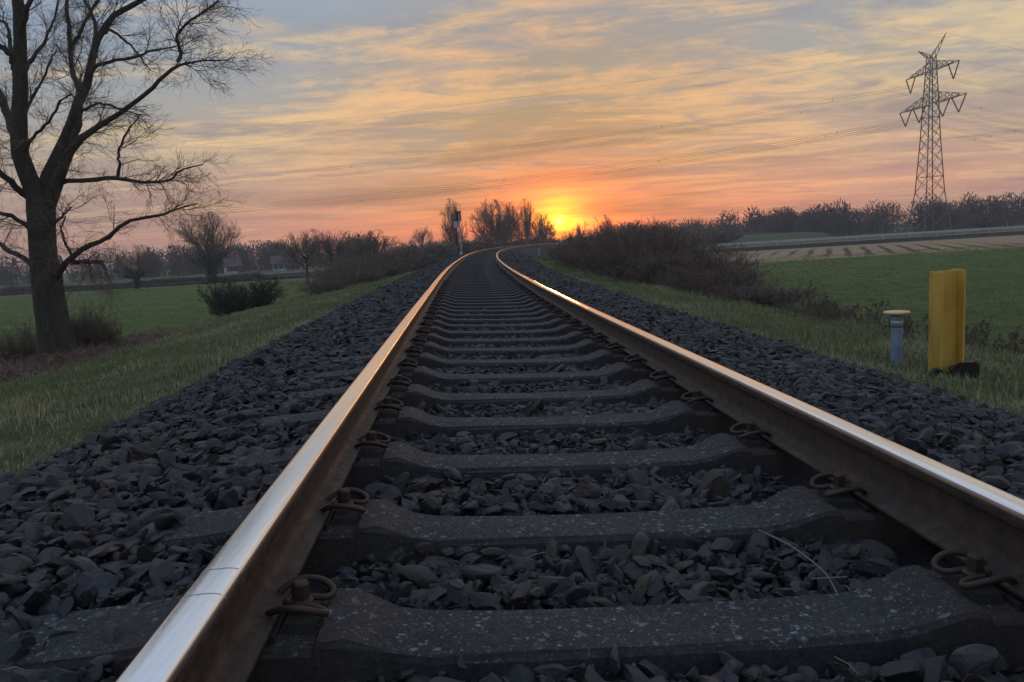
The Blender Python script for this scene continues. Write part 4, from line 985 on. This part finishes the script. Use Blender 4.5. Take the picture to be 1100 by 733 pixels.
# ------------------------------------------------------------------ pylon and power lines
def strut_mb(segs, r):
    P = np.array([[a, b] for a, b in segs], float); return P, np.full(P.shape[:2], r)
PYD = 150.; PYS = .962
pb = at(998, 252, PYD); PYP = np.array([pb[0], PYD, 0.])
AD = unit(np.array([.07, -1., 0])); BD = np.array([-AD[1], AD[0], 0])
hw = lambda z: np.interp(z, [0, 9, 20, 28, 36.2], [2.9, 1.85, 1.25, .95, .55])
def pylon_meshes():
    body = MB(); zs = [0, 4.8, 9, 12, 14.8, 17.4, 19.8, 22, 24, 25.8, 27.6, 29.3, 31, 32.6, 34.2, 36.2]
    cor = lambda z: [sx*hw(z)*AD+sy*hw(z)*BD+np.array([0, 0, z]) for sx, sy in ((-1, -1), (1, -1), (1, 1), (-1, 1))]
    legs, br = [], []
    for i in range(len(zs)-1):
        a, b = cor(zs[i]), cor(zs[i+1])
        for k in range(4):
            l = (k+1) % 4; legs.append((a[k], b[k])); br += [(a[k], b[l]), (a[l], b[k])]
            if i in (2, 7, 10, 12): br.append((b[k], b[l]))
    P, r = strut_mb(legs, .115); body.tubes(P, r, 4); P, r = strut_mb(br, .055); body.tubes(P, r, 3)
    parts = [('lattice_tower', body, 'pylon')]
    tips = []
    for z, L, h in ((33.2, 8.2, 1.9), (26.6, 10.4, 2.4)):
        for sg in (-1, 1):
            arm = MB(); w = hw(z); seg = []
            tip = sg*L*AD+np.array([0, 0, z]); K = 6
            lo = [[sg*w*AD+sy*w*BD+np.array([0, 0, z])+(tip-(sg*w*AD+sy*w*BD+np.array([0, 0, z])))*t for t in np.linspace(0, 1, K)] for sy in (-1, 1)]
            hi0 = sg*hw(z+h)*AD+np.array([0, 0, z+h]); hi = [hi0+(tip-hi0)*t for t in np.linspace(0, 1, K)]
            for k in range(K-1):
                for c in (*lo, hi): seg.append((c[k], c[k+1]))
                seg += [(lo[0][k], hi[k+1]), (lo[1][k], hi[k+1]), (hi[k], lo[0][k+1]), (hi[k], lo[1][k+1]), (lo[0][k], lo[1][k+1]), (lo[1][k], lo[0][k+1])]
            P, r = strut_mb(seg, .06); arm.tubes(P, r, 3); parts.append(('cross_arm', arm, 'pylon'))
            spots = ((.62, .99),) if z > 30 else ((.16, .54), (.60, .98))
            for a, b in spots:
                m = (a+b)/2; pa, pb_ = sg*L*a*AD+np.array([0, 0, z]), sg*L*b*AD+np.array([0, 0, z]); pm = sg*L*m*AD+np.array([0, 0, z-3.1])
                st = MB()
                for q in (pa, pb_):
                    K2 = 24; PP = np.array([q+(pm-q)*t for t in np.linspace(0, 1, K2)]); rr = np.where(np.arange(K2) % 2 == 0, .15, .08); st.tubes(PP[None], rr[None], 6)
                parts.append(('insulator_string', st, 'insul')); tips.append(pm)
    horns = []
    for sg, L, H in ((-1, 4.3, 38.2), (1, 4.3, 39.4)):
        h = MB(); tip = sg*L*AD+np.array([0, 0, H]); seg = []
        a = [sg*.75*AD+.5*BD+np.array([0, 0, 35.8]), sg*.75*AD-.5*BD+np.array([0, 0, 35.8]), -sg*.1*AD+np.array([0, 0, 36.2])]
        K = 5; ch = [[q+(tip-q)*t for t in np.linspace(0, 1, K)] for q in a]
        for k in range(K-1):
            for c in ch: seg.append((c[k], c[k+1]))
            seg += [(ch[0][k], ch[2][k+1]), (ch[1][k], ch[2][k+1]), (ch[0][k], ch[1][k+1])]
        P, r = strut_mb(seg, .06); h.tubes(P, r, 3); parts.append(('horn', h, 'pylon')); horns.append(tip)
    out = []
    for nm, mb, mt in parts:
        V, F = mb.arrays(); V = V*np.array([1, 1, PYS]); out.append((nm, npmesh(nm, V, F, M[mt])))
    k = np.array([1, 1, PYS]); return out, [t*k for t in tips], [t*k for t in horns]
PYM, TIPS, HORNS = pylon_meshes()
PL = np.array([-230., 196., 0]); PR = np.array([PYP[0]+290, PYP[1]+118, 0.])
for pos, lab in ((PYP, 'tall steel lattice pylon with two cross arms and V shaped insulators'), (PL, 'next lattice pylon of the line, beyond the left edge'), (PR, 'next lattice pylon of the line, beyond the right edge')):
    root = empty('lattice_pylon', tuple(pos)); tag(root, lab, 'pylon')
    for nm, me in PYM: link(nm, me, root)
for side, (other, sag) in {'left': (PL, 8.0), 'right': (PR, 10.5)}.items():
    for j, tp in enumerate(TIPS+HORNS):
        a = PYP+tp; b = other+tp; t = np.linspace(0, 1, 60)[:, None]; hz = j >= len(TIPS)
        P = a+(b-a)*t; P[:, 2] -= 4*(sag*(.8 if hz else 1))*(t*(1-t))[:, 0]
        if hz: mb = MB(); mb.tubes(P[None], np.full((1, 60), .014), 4)
        else:
            mb = MB()
            for dy in (-.2, .2):
                for dz in (-.2, .2): Q = P+np.array([0, dy, dz]); mb.tubes(Q[None], np.full((1, 60), .010), 3)
            for k in range(4, 58, 6): mb.box(P[k], (.05, .42, .05)); mb.box(P[k], (.05, .05, .42))
        height = 'topmost earth wire' if hz else ('upper bundled cable' if j in (0, 1) else 'lower bundled cable')
        tag(mb.build('power_line', M['wire']), '%s strung from the pylon towards the %s' % (height, side), 'power line', 'power lines %s of the pylon' % side)

# ------------------------------------------------------------------ signal by the track
def signal():
    Y = 76.; p = at(493, 262, Y); z0 = float(ground_z(np.array(p[0]), np.array(Y))); px = Y/F_PX
    root = empty('railway_signal', (p[0], Y, z0)); tag(root, 'railway signal seen from behind on two slim posts left of the track', 'signal')
    H = at(494, 227, Y)[2]-z0
    mb = MB(); mb.lathe([(.06, -.2), (.06, .0), (.055, H-.2), (0, H-.2)], 10, (.19, 0, 0)); mb.build('post', M['galv'], root)
    mb = MB(); mb.lathe([(.10, -.2), (.09, 0), (.08, H-1.5), (0, H-1.5)], 10, (-.17, .2, 0)); mb.build('post', M['signal'], root)
    mb = MB(); mb.box((.12, .05, H-.5), (.52, .14, 1.0)); 
    hd = mb.build('signal_head', M['signal'], root)
    for dz in (.25, -.2):
        m = MB(); a = np.array([[(.12, .1, H-.5+dz), (.12, .4, H-.5+dz)]]); m.tubes(a, np.array([[.13, .15]]), 14, cap=False); m.build('lamp_hood', M['signal'], hd)
    MB().box((-.22, .0, H-1.32), (.36, .05, .66)).build('plate', M['plate'], root)
    MB().box((.17, 0, .45), (.30, .3, .9)).build('base_cabinet', M['plate'], root)
signal()
# small white marker post on the right grass at the bend
p = at(573, 275, 60.); x = float(xc(60))+3.5; z = float(ground_z(np.array(x), np.array(60.)))
root = empty('marker_post', (x, 60., z)); tag(root, 'tiny white marker post on the grass inside the bend', 'marker post')
MB().box((0, 0, .3), (.14, .1, .8), taper=.9).build('post', M['wall_white'], root)
MB().box((0, -.06, .55), (.2, .02, .2)).build('plate', M['wall_white'], root)

# ------------------------------------------------------------------ yellow post and capped pipe
def foot(px, py):
    for Y in np.arange(3, 20, .01):
        p = at(px, py, Y)
        if p[2] <= gz(np.array([p[0]]), np.array([p[1]]))[0]: return p
p = foot(1016, 399); Yp = p[1]
Hh = at(1016, 290, Yp)[2]-p[2]; sc = Yp/F_PX
root = empty('yellow_post', tuple(p), 0); tag(root, 'broad yellow painted steel beam post standing on the right bank', 'post')
# rolled beam: two flanges and a web; turned so the outer face of one flange shows at the left
phi = R_(36)+math.atan2(-p[0], p[1])
Rz = np.array([[math.cos(phi), -math.sin(phi), 0], [math.sin(phi), math.cos(phi), 0], [0, 0, 1]])
bw, fl, tf, tw = .20, .17, .016, .011
def section(hgt, flip):
    mb = MB(); 
    return mb
z0 = -.25
def slab(name, cx, cy, dx, dy, top):
    mb = MB(); c = Rz@np.array([cx, cy, 0]); mb.box((c[0], c[1], (top+z0)/2), (dx, dy, top-z0), Rz)
    o = mb.build(name, M['yellow'], root)
    bv = o.modifiers.new('b', 'BEVEL'); bv.width = .003; bv.segments = 2; return o
slab('flange', -bw/2, 0, tf, fl, Hh-.012); slab('web', 0, 0, bw-tf-.001, tw, Hh-.006); slab('flange', bw/2, 0, tf, fl, Hh)
# broken rubble at its foot
g = np.random.default_rng(77); pr, F3 = stone_protos(3, 6, 9)
for k, (dx, dy, s, lab) in enumerate([(.05, -.17, .115, 'large dark rubble block leaning on the front of the yellow post'), (-.16, -.13, .09, 'smaller rounded rubble piece left of the yellow post foot'), (.17, -.08, .09, 'rubble piece right of the yellow post foot')]):
    o = link('rubble', npmesh('rubble', pr[k+1]*s*np.array([.95, 1.25, 1.35]), F3, M['stone'], False, {'rnd': np.full(len(pr[k]), (.63, .1, .5)[k])})); o.location = (p[0]+dx, p[1]+dy, p[2]+s*.4); o.rotation_euler = (.2*k, .3, k)
    tag(o, lab, 'rubble')
q = foot(963, 392); Yq = q[1]; Hq = at(963, 334, Yq)[2]-q[2]; s = Yq/F_PX; r = 5.8*s
root = empty('capped_pipe', tuple(q)); tag(root, 'blue grey pipe with a flat yellow cap left of the yellow post', 'pipe')
MB().lathe([(r, -.2), (r, Hq-.09), (r*.97, Hq-.085), (r*.97, Hq-.03)], 28).build('tube', M['pipe'], root, True)
MB().lathe([(r*1.04, Hq-.15), (r*1.05, Hq-.15), (r*1.05, Hq-.095), (r*.99, Hq-.09)], 28).build('sleeve', M['galv'], root, True)
R2 = 13.2*s
MB().lathe([(0, Hq-.036), (R2*.45, Hq-.036), (R2*.85, Hq-.030), (R2*.98, Hq-.022), (R2, Hq-.014), (R2*.96, Hq-.006), (R2*.5, Hq), (0, Hq+.002)], 36).build('cap', M['yellowcap'], root, True)

# ------------------------------------------------------------------ haze
def haze(density):
    mb = MB(); x0, x1, y0, y1, z0_, z1 = -605, 605, -12, 352, -1.2, 46
    mb.box(((x0+x1)/2, (y0+y1)/2, (z0_+z1)/2), (x1-x0, y1-y0, z1-z0_))
    m = bpy.data.materials.new('haze'); m.use_nodes = True; nt = m.node_tree; nt.nodes.remove(nt.nodes['Principled BSDF'])
    v = N(nt, 'ShaderNodeVolumePrincipled'); v.inputs['Density'].default_value = density; v.inputs['Color'].default_value = (.92, .92, .95, 1); v.inputs['Anisotropy'].default_value = .3
    nt.links.new(v.outputs[0], nt.nodes['Material Output'].inputs['Volume'])
    o = mb.build('haze', m); tag(o, kind='stuff')
HAZE = 0.0008
if HAZE: haze(HAZE)

# ------------------------------------------------------------------ render settings
scene.render.engine = 'CYCLES'
vs = scene.view_settings; vs.view_transform = 'Standard'; vs.look = 'None'; vs.exposure = 0; vs.gamma = 1
scene.cycles.volume_bounces = 0; scene.cycles.max_bounces = 5; scene.cycles.diffuse_bounces = 2
scene.cycles.volume_step_rate = 4
